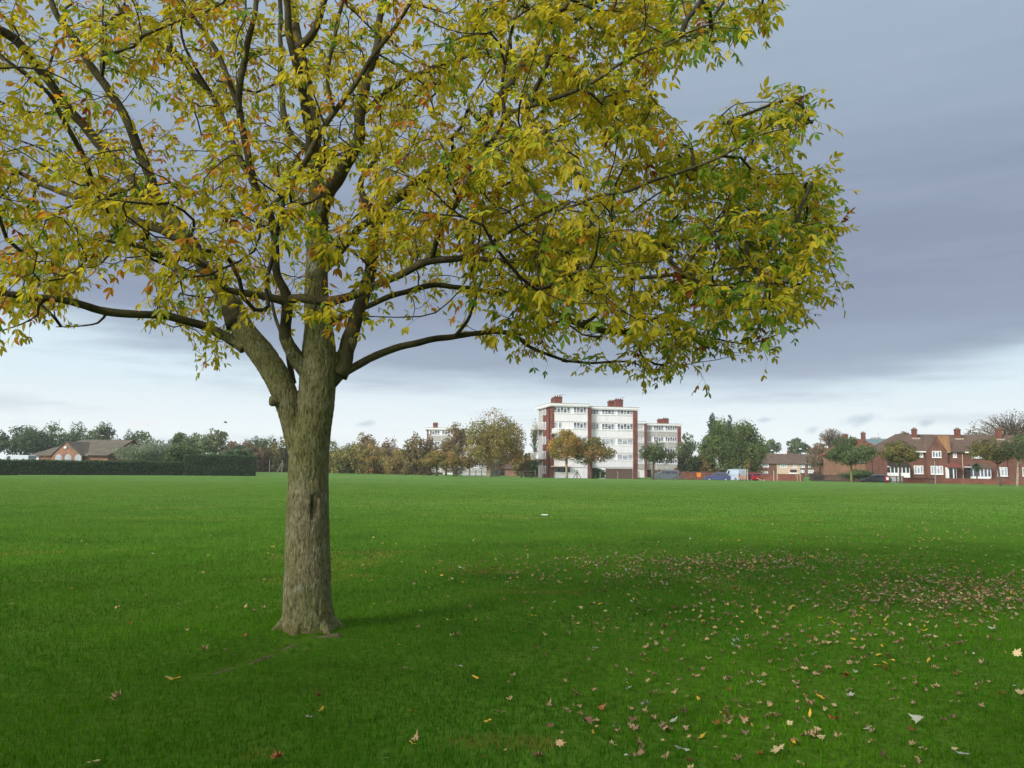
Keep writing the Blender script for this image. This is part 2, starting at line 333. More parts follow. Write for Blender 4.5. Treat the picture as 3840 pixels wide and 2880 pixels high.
def build_ground():
    # polar-ish sheet: dense near the camera, reaching the horizon
    ys = [-400, -120, -40, -12, -4, 0] + list(np.geomspace(2.0, 40, 60)) + list(np.arange(42, 236, 2.0)) + list(np.geomspace(240, 9000, 24))
    ss = np.linspace(-1, 1, 101)
    V = []; Fi = []; nx = len(ss)
    for y in ys:
        wid = max(14 + abs(y) * 1.3, 30)
        for s in ss:
            x = s * wid; z = gz(x, y)
            if y > 1 and math.hypot(x - TREE.x, y - TREE.y) < 1.2:
                z += .05 * (1 - sm(math.hypot(x - TREE.x, y - TREE.y) / 1.2))
            V.append((x, y, z))
    for j in range(len(ys) - 1):
        for i in range(nx - 1):
            q = j * nx + i; Fi += [q, q + 1, q + nx + 1, q + nx]
    o = np_mesh('ground', V, [4] * (len(Fi) // 4), Fi, MT['ground'], smooth=True)
    tag(o, 'wide mown green playing field running to the far edge', kind='structure')
    # road beyond the field
    mb = MB(); xs = list(np.linspace(-.06, .72, 60)); pts = []
    for s in xs:
        D = edgeD(s) + 7; pts.append(((s * D), D))
    vs = []
    for (x, y) in pts: vs += [(x, y, ROADZ + .012), (x * (y + 7) / y, y + 7, ROADZ + .012)]
    mb.add(vs, [(2*i, 2*i+2, 2*i+3, 2*i+1) for i in range(len(pts) - 1)])
    o = mb.build('road', mat('asphalt', (.055, .055, .058), .9, .15, 3)); tag(o, 'grey asphalt road beyond the field edge', kind='structure')
build_ground()
# ---------------------------------------------------------------- grass blades (near field)
def fnoise(x, y, s, seed):      # cheap vectorised value noise
    r = np.random.default_rng(seed); T = r.random((64, 64))
    u = x * s; v = y * s; i = np.floor(u).astype(int); j = np.floor(v).astype(int); fu = u - i; fv = v - j
    fu = fu * fu * (3 - 2 * fu); fv = fv * fv * (3 - 2 * fv)
    g = lambda a, b: T[a % 64, b % 64]
    return (g(i, j) * (1 - fu) + g(i + 1, j) * fu) * (1 - fv) + (g(i, j + 1) * (1 - fu) + g(i + 1, j + 1) * fu) * fv
def gz_np(x, y):
    # sample gz on a grid and interpolate bilinearly
    gx = np.linspace(-86, 86, 200); gy = np.geomspace(2, 108, 150)
    G = np.array([[gz(a, b) + (.05 * (1 - sm(math.hypot(a - TREE.x, b - TREE.y) / 1.2))) for b in gy] for a in gx])
    fx = np.clip((x - gx[0]) / (gx[1] - gx[0]), 0, 198.999); fy = np.clip(np.log(y / gy[0]) / np.log(gy[1] / gy[0]), 0, 148.999)
    i = fx.astype(int); j = fy.astype(int); a = fx - i; b = fy - j
    return (G[i, j] * (1 - a) + G[i+1, j] * a) * (1 - b) + (G[i, j+1] * (1 - a) + G[i+1, j+1] * a) * b
ROOTL = [grd(1275, 2400), grd(1180, 2408), grd(1090, 2435), grd(1010, 2468), grd(930, 2495), grd(840, 2520), grd(760, 2545)]
def build_grass(n=640000):
    p = 1.5; lo, hi = 3.4, 105.0
    u = rng.random(n); e = 2 - p                     # pdf of distance ~ D^(1-p)
    D = (lo ** e + u * (hi ** e - lo ** e)) ** (1 / e)
    s = rng.uniform(-.78, .78, n); x = s * D; y = D + rng.normal(0, .05, n)
    keep = np.ones(n, bool)
    dt = np.hypot(x - TREE.x, y - TREE.y); keep &= dt > .20; keep &= rng.random(n) < np.clip((108 - D) / 66, 0, 1); keep &= (D < 70) | (x > -.33 * D)
    droot = np.full(n, 9.0)
    for a, b in zip(ROOTL[:-1], ROOTL[1:]):
        ab = np.array([b.x - a.x, b.y - a.y]); t = np.clip(((x - a.x) * ab[0] + (y - a.y) * ab[1]) / (ab @ ab), 0, 1)
        droot = np.minimum(droot, np.hypot(x - a.x - t * ab[0], y - a.y - t * ab[1]))
    keep &= (droot > .05 + .05 * rng.random(n))
    x, y, D, dt, droot = (a[keep] for a in (x, y, D, dt, droot)); n = len(x)
    z = gz_np(x, y)
    pn = fnoise(x, y, 1.3, 1) * .6 + fnoise(x, y, 4.1, 2) * .4
    clump = fnoise(x, y, 9.0, 8)
    h = (.024 + .024 * rng.random(n)) * (.7 + .6 * pn) * (.75 + .5 * clump) * (1 + np.clip((.5 - dt) / .3, 0, 1) * .9)
    h = np.where(rng.random(n) < .03, h * 1.5, h)
    h *= np.clip(1.1 - (D - 20) / 60, .35, 1)
    w = .0014 + .0009 * rng.random(n); w = w * np.maximum(1, D / 6.5) * np.where(D > 40, .8, 1)
    yaw = rng.uniform(0, 2 * np.pi, n); lean = rng.uniform(.1, .95, n) * h; la = rng.uniform(0, 2 * np.pi, n)
    wx, wy = np.cos(yaw) * w, np.sin(yaw) * w; lx, ly = np.cos(la) * lean, np.sin(la) * lean
    V = np.zeros((n, 5, 3), np.float32)
    V[:, 0] = np.stack([x - wx, y - wy, z - .006], 1); V[:, 1] = np.stack([x + wx, y + wy, z - .006], 1)
    V[:, 2] = np.stack([x + wx * .8 + lx * .35, y + wy * .8 + ly * .35, z + h * .6], 1)
    V[:, 3] = np.stack([x - wx * .8 + lx * .35, y - wy * .8 + ly * .35, z + h * .6], 1)
    V[:, 4] = np.stack([x + lx, y + ly, z + h], 1)
    base = np.arange(n) * 5
    idx = np.stack([base, base + 1, base + 2, base + 3, base + 3, base + 2, base + 4], 1).ravel()
    sizes = np.tile([4, 3], n)
    c = np.array([[.036, .144, .003]]) * (.66 + .7 * rng.random((n, 1))) * (.66 + .75 * pn[:, None]) * (1 + (fnoise(x, y, .6, 12)[:, None] - .5) * np.array([[1.5, .75, .3]]))
    yel = rng.random(n) < .12; c[yel] = c[yel] * np.array([1.9, 1.25, 1.0])
    big = fnoise(x, y, .35, 5) * .7 + fnoise(x, y, 2.2, 6) * .3
    dry = (big > .74) & (rng.random(n) < .5); c[dry] = np.array(lin(140, 128, 56)) * (.7 + .5 * rng.random((dry.sum(), 1)))
    for (px, py, rx, ry) in ((1950, 2222, .9, .22), (1350, 2072, 1.2, .4), (1830, 2145, .8, .4), (1900, 2800, .45, .16), (2080, 2230, .5, .2)):
        g = grd(px, py); m_ = (((x - g.x) / rx) ** 2 + ((y - g.y) / ry) ** 2 < rng.random(n) * 1.3) & (rng.random(n) < .6)
        c[m_] = np.array(lin(138, 110, 60)) * (.6 + .6 * rng.random((m_.sum(), 1)))
    far = np.clip((D - 5) / 29, 0, 1)[:, None] ** 1.35; c = c * (1 - far) + (c * .35 + np.array([[.200, .345, .085]]) * .65) * far  # near blades tinted darker, far ones lighter: near shade put into the colour
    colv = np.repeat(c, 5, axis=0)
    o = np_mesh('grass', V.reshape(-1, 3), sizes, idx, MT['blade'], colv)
    tag(o, 'short mown green lawn grass around the ash tree', 'grass', kind='stuff')
build_grass()
# ---------------------------------------------------------------- the ash tree
z1 = lambda x, y: (x / 1.144, y / 1.144)
z2 = lambda x, y: (1000 + x / 1.144, y / 1.144)
z3 = lambda x, y: (2000 + x / 1.106, y / 1.106)
dd = lambda x, y: (x * 1.736, y * 1.736)
YT = TREE.y
def path(pts):            # [(px,py,depth offset,width in photo px)] -> [Vector], [radius]
    P = [at(a, b, YT + dy) for a, b, dy, w in pts]; Rr = [w / 2 / F * (YT + dy) * (.88 if w < 70 else .96) for a, b, dy, w in pts]
    return P, Rr
def catmull(P, Rr, step=.07):
    out = []; rad = []; n = len(P)
    for i in range(n - 1):
        p0 = P[max(0, i-1)]; p1 = P[i]; p2 = P[i+1]; p3 = P[min(n-1, i+2)]
        k = max(1, int((p2 - p1).length / step))
        for j in range(k):
            t = j / k; t2 = t * t; t3 = t2 * t
            out.append(.5 * ((2 * p1) + (p2 - p0) * t + (2*p0 - 5*p1 + 4*p2 - p3) * t2 + (3*p1 - p0 - 3*p2 + p3) * t3))
            rad.append(Rr[i] * (1 - t) + Rr[i+1] * t)
    out.append(P[-1]); rad.append(Rr[-1]); return out, rad
def L(f, pts): return [(*f(x, y), dy, w) for x, y, dy, w in pts]
LIMBS = []
trunk_pts = [(*dd(667, 1402), 0, 262), (*dd(667, 1378), 0, 222), (*dd(667, 1362), 0, 214), (*dd(667, 1335), 0, 197), (*dd(665, 1290), 0, 182), (*dd(664, 1200), 0, 168), (*dd(665, 1100), 0, 158), (*dd(667, 1000), 0, 152), (*dd(675, 920), 0, 146),
             (*dd(684, 860), 0, 140), (*dd(688, 800), 0, 142), (*dd(689, 750), 0, 128), (*dd(688, 700), .02, 112), (*dd(684, 640), .05, 96), (*dd(685, 560), .05, 84), (*dd(686, 500), .1, 78)]
lstem = [(*dd(655, 1020), 0, 70), (*dd(638, 940), -.02, 88), (*dd(622, 872), -.04, 98), (*dd(597, 810), -.02, 100), (*dd(560, 757), .05, 98), (*dd(522, 705), .12, 88), (*dd(500, 655), .2, 74)]
stub = [(*dd(625, 862), -.05, 60), (*dd(600, 866), -.12, 46), (*dd(583, 866), -.16, 42)]
starts = []
def limb(pts, cut=2): LIMBS.append((pts, cut))
limb(L(z2, [(215, 1000, .1, 78), (218, 880, .2, 70), (210, 700, .35, 60), (190, 500, .5, 56), (160, 280, .6, 50), (120, 120, .7, 44), (90, 0, .8, 40), (60, -200, .9, 30), (50, -450, 1.0, 16)]))
limb(L(z2, [(216, 960, .1, 60), (260, 830, 0, 66), (330, 720, -.1, 62), (385, 620, -.2, 54), (400, 480, -.3, 46), (430, 340, -.4, 40), (470, 200, -.4, 34), (500, 0, -.4, 28), (540, -300, -.3, 14)]))
# left big limb
limb([lstem[-2], lstem[-1]] + L(z1, [(950, 1240, .3, 66), (870, 1120, .4, 60), (790, 1010, .5, 56), (700, 900, .5, 50), (640, 760, .45, 46), (600, 640, .4, 42), (545, 520, .3, 40), (470, 400, .2, 36), (390, 280, .1, 34), (320, 170, 0, 32), (245, 70, -.1, 28), (215, 0, -.1, 25), (150, -200, -.1, 14)]))
limb(L(z1, [(1050, 1490, .06, 60), (1000, 1462, .05, 44), (940, 1430, 0, 40), (860, 1395, -.1, 37), (740, 1360, -.25, 35), (600, 1345, -.4, 34), (460, 1330, -.5, 36), (340, 1302, -.7, 32), (200, 1282, -.8, 29), (0, 1255, -1.0, 27), (-200, 1200, -1.2, 20), (-500, 1100, -1.3, 10)]))
limb(L(z1, [(850, 1090, .4, 40), (700, 990, .5, 46), (560, 940, .6, 42), (380, 860, .9, 32), (200, 800, 1.2, 24), (0, 700, 1.4, 16)]))
limb(L(z1, [(790, 1010, .5, 50), (640, 850, .8, 46), (520, 720, 1.0, 42), (370, 550, .9, 40), (190, 330, .6, 38), (60, 170, .3, 40), (0, 130, .2, 42), (-150, 20, 0, 36), (-350, -150, 0, 20)]))
# dark forward limb
C0 = (*z1(1330, 1600), -.05, 78)
limb([C0] + L(z1, [(1270, 1540, -.12, 60), (1225, 1450, -.2, 52), (1225, 1300, -.3, 46), (1190, 1180, -.4, 34), (1175, 1000, -.5, 32), (1150, 900, -.6, 36), (1090, 800, -.7, 34), (1062, 650, -.8, 32), (1020, 450, -.9, 30), (1050, 250, -1.0, 28), (1085, 100, -1.1, 24), (1100, 0, -1.1, 22), (1120, -250, -1.1, 12)]))
limb(L(z1, [(1150, 905, -.6, 30), (1210, 850, -.7, 24), (1290, 740, -.9, 25), (1380, 560, -1.1, 26), (1487, 410, -1.2, 24), (1600, 250, -1.3, 21), (1730, 60, -1.4, 18), (1850, -150, -1.4, 12)]))
limb(L(z1, [(1228, 1300, -.3, 40), (1150, 1275, -.4, 34), (980, 1240, -.5, 26), (900, 1170, -.6, 27), (840, 1115, -.7, 27), (690, 1100, -.8, 25), (600, 1060, -.9, 26), (520, 1000, -1.0, 25), (450, 890, -1.2, 22), (395, 770, -1.4, 20), (350, 650, -1.6, 22), (260, 500, -1.8, 20), (210, 400, -1.9, 18), (100, 310, -2.0, 17), (0, 240, -2.0, 15), (-200, 100, -2.0, 9)]))
limb(L(z2, [(85, 1290, -.3, 40), (180, 1282, -.42, 40), (300, 1288, -.5, 38), (450, 1230, -.6, 34), (600, 1165, -.7, 32), (710, 1120, -.8, 36), (850, 1108, -.85, 24), (1000, 1020, -.9, 18), (1100, 960, -1.0, 15), (1300, 860, -1.2, 10)]))
limb(L(z2, [(710, 1115, -.8, 26), (740, 1000, -1.0, 26), (830, 850, -1.2, 26), (900, 720, -1.4, 24), (960, 620, -1.5, 24), (1030, 500, -1.6, 25), (1180, 440, -1.8, 20), (1373, 365, -2.0, 18)]) + L(z3, [(370, 258, -2.1, 14), (520, 190, -2.2, 12), (700, 110, -2.2, 9), (850, 80, -2.3, 6)]))
limb(L(z2, [(1030, 500, -1.6, 18), (1010, 380, -1.6, 16), (1040, 180, -1.7, 15), (1080, 20, -1.7, 12), (1120, -200, -1.7, 8)]))
limb(L(z2, [(850, 1108, -.85, 24), (980, 1115, -1.0, 20), (1130, 1130, -1.1, 18), (1250, 1168, -1.2, 20)]) + L(z3, [(200, 1145, -1.2, 20), (300, 1155, -1.2, 18), (450, 1150, -1.2, 17), (620, 1135, -1.2, 17), (780, 1120, -1.3, 12), (930, 1080, -1.4, 10), (1090, 930, -1.5, 6)]))
limb(L(z3, [(620, 1135, -1.2, 12), (700, 1170, -1.2, 11), (780, 1185, -1.2, 9), (880, 1165, -1.1, 7), (1010, 1180, -1.1, 5)]))
limb(L(z3, [(620, 1135, -1.2, 9), (680, 1040, -1.3, 8), (740, 980, -1.4, 6)]))
limb(L(z2, [(900, 720, -1.4, 18), (1040, 640, -1.5, 14)]) + L(z3, [(60, 860, -1.6, 13), (280, 812, -1.7, 16), (400, 790, -1.7, 15), (500, 750, -1.8, 15), (650, 700, -1.8, 14), (780, 650, -1.9, 13), (900, 580, -2.0, 10), (980, 520, -2.0, 8), (1090, 430, -2.1, 5)]))
limb(L(z3, [(785, 650, -1.9, 8), (815, 570, -1.9, 7), (830, 480, -1.9, 4)]))
# right dark limb behind
limb(L(z2, [(290, 1600, .05, 84), (345, 1500, .1, 64), (390, 1350, .2, 60), (430, 1200, .3, 54), (450, 1040, .4, 50), (475, 940, .5, 48), (600, 815, .7, 46), (750, 715, .9, 46), (865, 635, 1.0, 42), (1000, 420, 1.1, 36), (1100, 280, 1.1, 34), (1240, 60, 1.0, 30), (1373, 20, .9, 26), (1560, -60, .9, 20), (1750, -200, .9, 12)]))
limb(L(z2, [(470, 960, .5, 36), (430, 880, .6, 34), (400, 790, .7, 26), (470, 680, .9, 22), (560, 520, 1.1, 20), (700, 330, 1.3, 18), (850, 150, 1.4, 14), (960, 20, 1.5, 10)]))
limb(L(z2, [(230, 1180, .1, 40), (320, 1060, .3, 34), (400, 975, .4, 34), (480, 930, .5, 30)]))
# low right limb
limb([(*z2(250, 1660), 0, 70)] + L(z2, [(310, 1605, .05, 42), (400, 1560, .15, 34), (550, 1498, .35, 31), (700, 1460, .5, 28), (800, 1442, .65, 26), (900, 1432, .8, 22), (1000, 1425, .9, 22), (1070, 1438, 1.0, 20), (1130, 1490, 1.1, 15), (1290, 1550, 1.3, 13)]) + L(z3, [(120, 1495, 1.4, 12), (250, 1505, 1.5, 11), (400, 1500, 1.6, 8), (500, 1532, 1.7, 5), (700, 1500, 1.8, 3)]))
limb(L(z2, [(810, 1440, .65, 18), (865, 1375, .6, 15), (900, 1260, .5, 12), (930, 1180, .5, 7)]))
limb(L(z2, [(1075, 1440, 1.0, 14), (1200, 1400, 1.3, 12), (1300, 1370, 1.5, 9), (1450, 1390, 1.8, 5)]))
limb(L(z2, [(230, 1420, .0, 44), (300, 1368, .1, 30), (400, 1325, .2, 26), (500, 1285, .3, 24), (600, 1248, .45, 24), (700, 1225, .6, 24), (800, 1230, .7, 22), (950, 1250, .9, 20), (1070, 1268, 1.0, 21), (1180, 1315, 1.1, 24)]) + L(z3, [(130, 1320, 1.1, 26), (220, 1352, 1.1, 26), (330, 1374, 1.1, 26), (430, 1352, 1.1, 16), (550, 1300, 1.1, 14), (700, 1250, 1.0, 13), (860, 1215, .9, 7), (980, 1190, .9, 4)]))
limb(L(z3, [(330, 1372, 1.1, 18), (500, 1390, 1.2, 12), (660, 1380, 1.3, 11), (760, 1405, 1.4, 8), (900, 1425, 1.5, 6), (1050, 1370, 1.6, 3)]))
# upper left verticals
limb(L(z1, [(1080, 790, -.7, 26), (1010, 640, -.5, 22), (960, 520, -.4, 22), (900, 400, -.3, 26), (790, 270, -.2, 26), (690, 185, -.1, 24), (600, 120, 0, 20), (540, 70, .1, 18), (490, 0, .1, 15), (400, -180, .2, 8)]))
limb(L(z1, [(1025, 480, -.9, 24), (940, 240, -.9, 24), (880, 150, -.8, 20), (820, 60, -.8, 16), (780, 0, -.7, 13), (700, -200, -.7, 7)]))
limb(L(z2, [(200, 640, .4, 40), (110, 590, .9, 30), (65, 450, 1.1, 26), (62, 250, 1.2, 22), (55, 0, 1.3, 18), (60, -200, 1.4, 9)]))
limb(L(z1, [(905, 400, -.3, 16), (790, 200, -.6, 12), (770, 60, -.7, 10), (740, -100, -.8, 6)]))
limb(L(z1, [(440, 340, -1.4, 6), (430, 290, -1.3, 8), (440, 180, -1.3, 9), (440, 60, -1.3, 9), (445, -100, -1.3, 6)]))
limb(L(z2, [(150, 200, .6, 40), (200, 140, .5, 34), (240, 20, .4, 30), (300, -150, .3, 18)]))
limb(L(z2, [(200, 680, .35, 50), (160, 400, .1, 40), (110, 200, -.1, 34), (90, 50, -.2, 30), (80, -150, -.3, 18)]))
limb(L(z2, [(400, 500, -.3, 26), (560, 360, -.1, 22), (700, 300, .2, 20), (860, 230, .5, 16), (1000, 180, .8, 11)]))
limb(L(z2, [(290, 470, -1.2, 16), (260, 330, -1.3, 18), (300, 120, -1.3, 18), (330, 0, -1.3, 14), (350, -150, -1.3, 8)]))
limb(L(z1, [(560, 1060, -.9, 12), (420, 1030, -1.1, 12), (250, 1075, -1.2, 10), (100, 1085, -1.3, 9), (0, 1090, -1.4, 7)]))
limb(L(z1, [(460, 1340, -.5, 14), (420, 1385, -.5, 9), (330, 1400, -.5, 6), (240, 1402, -.5, 4)]))
limb(L(z1, [(200, 1282, -.8, 14), (165, 1310, -.8, 14), (160, 1350, -.8, 9), (90, 1390, -.8, 7), (0, 1420, -.8, 5)]))
limb(L(z1, [(1265, 1640, .1, 26), (1240, 1540, .15, 24), (1225, 1480, .2, 18), (1180, 1360, .4, 14), (1160, 1250, .5, 10)]))

def barkmat():
    m = bpy.data.materials.new('ash_bark'); m.use_nodes = True; nt = m.node_tree; b = nt.nodes['Principled BSDF']; N = nt.nodes.new; K = nt.links.new
    b.inputs['Roughness'].default_value = .92; b.inputs['Specular IOR Level'].default_value = .15
    tc = N('ShaderNodeTexCoord')
    def nz(s, det, st=(1, 1, 1), rough=.6, dist=0):
        mp = N('ShaderNodeMapping'); mp.inputs['Scale'].default_value = st; K(tc.outputs['Object'], mp.inputs['Vector'])
        n = N('ShaderNodeTexNoise'); n.inputs['Scale'].default_value = s; n.inputs['Detail'].default_value = det; n.inputs['Roughness'].default_value = rough; n.inputs['Distortion'].default_value = dist; K(mp.outputs[0], n.inputs['Vector']); return n.outputs['Fac']
    def ramp(f, stops):
        c = N('ShaderNodeValToRGB'); K(f, c.inputs['Fac']); e = c.color_ramp.elements
        e[0].position, e[0].color = stops[0][0], (*stops[0][1], 1); e[1].position, e[1].color = stops[-1][0], (*stops[-1][1], 1)
        for p, q in stops[1:-1]: k = e.new(p); k.color = (*q, 1)
        return c.outputs[0]
    def mix(f, a, c_, bt='MIX'):
        n = N('ShaderNodeMixRGB'); n.blend_type = bt
        for s, v in ((n.inputs[0], f), (n.inputs[1], a), (n.inputs[2], c_)):
            if isinstance(v, float): s.default_value = v
            elif isinstance(v, tuple): s.default_value = (*v, 1)
            else: K(v, s)
        return n.outputs[0]
    fis = nz(58, 5, (1, 1, .26), .65, .9)
    c = ramp(nz(7, 5), [(.3, lin(104, 100, 74)), (.5, lin(130, 126, 98)), (.7, lin(154, 152, 128))])
    c = mix(ramp(nz(2.0, 4, (1, 1, .6)), [(.34, (0, 0, 0)), (.6, (.75, .75, .75))]), c, lin(104, 108, 62))      # algae
    c = mix(ramp(nz(5.5, 6, (1, 1, .8), .7), [(.60, (0, 0, 0)), (.68, (.7, .7, .7))]), c, lin(150, 158, 142))   # lichen
    c = mix(1.0, c, ramp(fis, [(.38, (.40, .38, .35)), (.50, (.95, .95, .95)), (.64, (1.35, 1.32, 1.25))]), 'MULTIPLY')
    # low bare foot of the trunk, rubbed reddish; and the upper wood, darker and greener
    sp = N('ShaderNodeSeparateXYZ'); K(tc.outputs['Object'], sp.inputs[0])
    ad = N('ShaderNodeMath'); ad.operation = 'MULTIPLY_ADD'; K(nz(6, 3), ad.inputs[0]); ad.inputs[1].default_value = .12; K(sp.outputs[2], ad.inputs[2])
    c = mix(ramp(ad.outputs[0], [(.10, (.55, .55, .55)), (.17, (0, 0, 0))]), c, lin(140, 112, 90))
    K(c, b.inputs['Base Color'])
    bp = N('ShaderNodeBump'); bp.inputs['Strength'].default_value = 1.0; bp.inputs['Distance'].default_value = .022; K(fis, bp.inputs['Height'])
    b2 = N('ShaderNodeBump'); b2.inputs['Strength'].default_value = .6; b2.inputs['Distance'].default_value = .008; K(nz(90, 3, (1, 1, .4)), b2.inputs['Height']); K(bp.outputs[0], b2.inputs['Normal'])
    K(b2.outputs[0], b.inputs['Normal']); return m
MT['bark'] = barkmat()
SOIL = mat('rooty_soil', lin(106, 98, 70), .95, .3, 14, bump=1.0, bscale=60, col2=lin(84, 76, 52))
def limbmat():
    return mat('limb_bark', lin(86, 82, 56), .9, .22, 5, bump=.8, bscale=55, col2=lin(52, 50, 36), spec=.15)
MT['limb'] = limbmat()
ash = thing('ash_tree', 'large autumn ash tree with yellow green leaves and thick ridged trunk in the foreground', 'tree', (TREE.x, TREE.y, 0))
def rel(P): return [p - Vector((TREE.x, TREE.y, 0)) for p in P]
SKEL = []      # (pos, dir, radius)
def build_wood():
    mb = MB()
    for pts in (trunk_pts, lstem):
        P, Rr = catmull(*path(pts), .06); mb.tube(rel(P), Rr, 24)
    for k in range(6):                                  # buttress roots round the foot
        a = k * 1.05 + .3; d = Vector((math.cos(a), math.sin(a), 0))
        mb.tube([d * .13 + Vector((0, 0, .34)), d * .20 + Vector((0, 0, .14)), d * .30 + Vector((0, 0, .03)), d * .40 + Vector((0, 0, -.06))], [.035, .045, .04, .02], 10)
    for pts, cut in LIMBS:
        P, Rr = catmull(*path(pts), .06); base = path([pts[0]])[0][0]
        # near the trunk, fuse the first stretch into the trunk
        if pts[0][3] >= 60 or (pts[0][3] >= 40 and Vector((base.x - TREE.x, base.y - TREE.y, 0)).length < .35 and base.z < 4.2):
            k = min(len(P), 7); mb.tube(rel(P[:k]), Rr[:k], 16)
    tmp = mb.build('trunk', MT['bark'])
    md = tmp.modifiers.new('r', 'REMESH'); md.mode = 'VOXEL'; md.voxel_size = .009
    sm_ = tmp.modifiers.new('s', 'SMOOTH'); sm_.iterations = 6; sm_.factor = .5
    dg = bpy.context.evaluated_depsgraph_get(); me = bpy.data.meshes.new_from_object(tmp.evaluated_get(dg))
    bpy.data.objects.remove(tmp)
    n = len(me.vertices); co = np.zeros(n * 3); no = np.zeros(n * 3); me.vertices.foreach_get('co', co); me.vertices.foreach_get('normal', no); co = co.reshape(-1, 3); no = no.reshape(-1, 3)
    scar = at(1168, 1905, YT - .22) - Vector((TREE.x, TREE.y, 0)); scar2 = at(1180, 1905, YT - .22) - Vector((TREE.x, TREE.y, 0))
    dsp = np.zeros(n)
    for i in range(n):
        x, y, z = co[i]
        v = Vector((x * 26, y * 26, z * 4.5)); f = noise.noise(v) + .5 * noise.noise(v * 2.1)
        g = noise.noise(Vector((x * 5, y * 5, z * 2.2)))
        dsp[i] = .0065 * (.4 - abs(f)) + .010 * g + .0035 * noise.noise(Vector((x * 60, y * 60, z * 16)))
        if y < 0 and abs(z - scar.z) < .14:
            q = max(0, 1 - ((x - scar.x) / .022) ** 2) * max(0, 1 - ((z - scar.z) / .125) ** 4)
            q2 = max(0, 1 - ((x - scar2.x) / .022) ** 2) * max(0, 1 - ((z - scar2.z) / .12) ** 4)
            dsp[i] -= max(.06 * q, .022 * q2)
    co += no * dsp[:, None]; me.vertices.foreach_set('co', co.ravel()); me.polygons.foreach_set('use_smooth', np.ones(len(me.polygons), bool)); me.update()
    me.name = 'trunk'; o = bpy.data.objects.new('trunk', me); COL.objects.link(o); o.parent = ash
    if not me.materials: me.materials.append(MT['bark'])
    # exposed strip of pale wood in the scar
    P, Rr = path(stub); mb = MB(); Pc, Rc = catmull(P, Rr, .02)
    Rc = [r * (1 + .1 * math.sin(i * 2.1)) for i, r in enumerate(Rc)]; mb.tube(rel(Pc), Rc, 12)
    mb.build('branch_stub', MT['bark'], ash, True)
    # thin surface root
    mb = MB(); Pc, Rc = catmull([p + Vector((0, 0, gz(p.x, p.y) - .018)) for p in ROOTL], [.075, .05, .036, .03, .026, .02, .01], .05)
    Pc = [p + Vector((0, 0, .008 * math.sin(i * .8))) for i, p in enumerate(Pc)]
    mb.tube(rel(Pc), Rc, 10); mb.build('surface_root', SOIL, ash, True)
    for pts, cut in LIMBS:
        P, Rr = catmull(*path(pts), .06)
        Q = []; Rq = []
        for i, (p, r) in enumerate(zip(P, Rr)):
            j = .35 * r; q = p + Vector((noise.noise(p * 3.1), noise.noise(p * 3.1 + Vector((9, 0, 0))), noise.noise(p * 3.1 + Vector((0, 9, 0))))) * j * 2
            Q.append(q); Rq.append(max(.0025, r * (1 + .10 * noise.noise(p * 9))))
        mb = MB(); mb.tube(rel(Q), Rq, 12 if pts[0][3] > 20 else 8); mb.build('branch', MT['limb'], ash, True)
        for i in range(1, len(Q), 2):
            if Rq[i] < .075: SKEL.append((Q[i], (Q[i] - Q[i-1]).normalized(), Rq[i]))
build_wood()
# ---- crown outline as seen, in display pixels; the crown volume is this cone cut by the crown's round spread
POLY = [(-260, -420), (-260, 760), (0, 745), (70, 705), (135, 690), (165, 612), (250, 560), (300, 600), (305, 735), (350, 700), (420, 745), (428, 822), (488, 815), (500, 745), (560, 690), (640, 690), (745, 775), (790, 725), (850, 700), (900, 690), (960, 700), (1020, 745), (1110, 770),
        (1230, 792), (1330, 808), (1400, 850), (1450, 832), (1535, 820), (1520, 785), (1590, 770), (1645, 795), (1715, 765), (1700, 705), (1800, 668), (1830, 622), (1790, 570), (1830, 485), (1832, 400), (1805, 345), (1725, 372), (1700, 340), (1762, 255), (1748, 190), (1655, 182), (1570, 235), (1500, 285), (1432, 232), (1390, 205), (1450, 130), (1560, 105), (1645, 90), (1680, 40), (1690, -420)]
POLY = np.array(POLY) * 1.736
def inside(px, py):
    x, y = POLY[:, 0], POLY[:, 1]; x2, y2 = np.roll(x, -1), np.roll(y, -1)
    c = ((y > py) != (y2 > py)) & (px < (x2 - x) * (py - y) / (y2 - y + 1e-9) + x); return c.sum() % 2 == 1
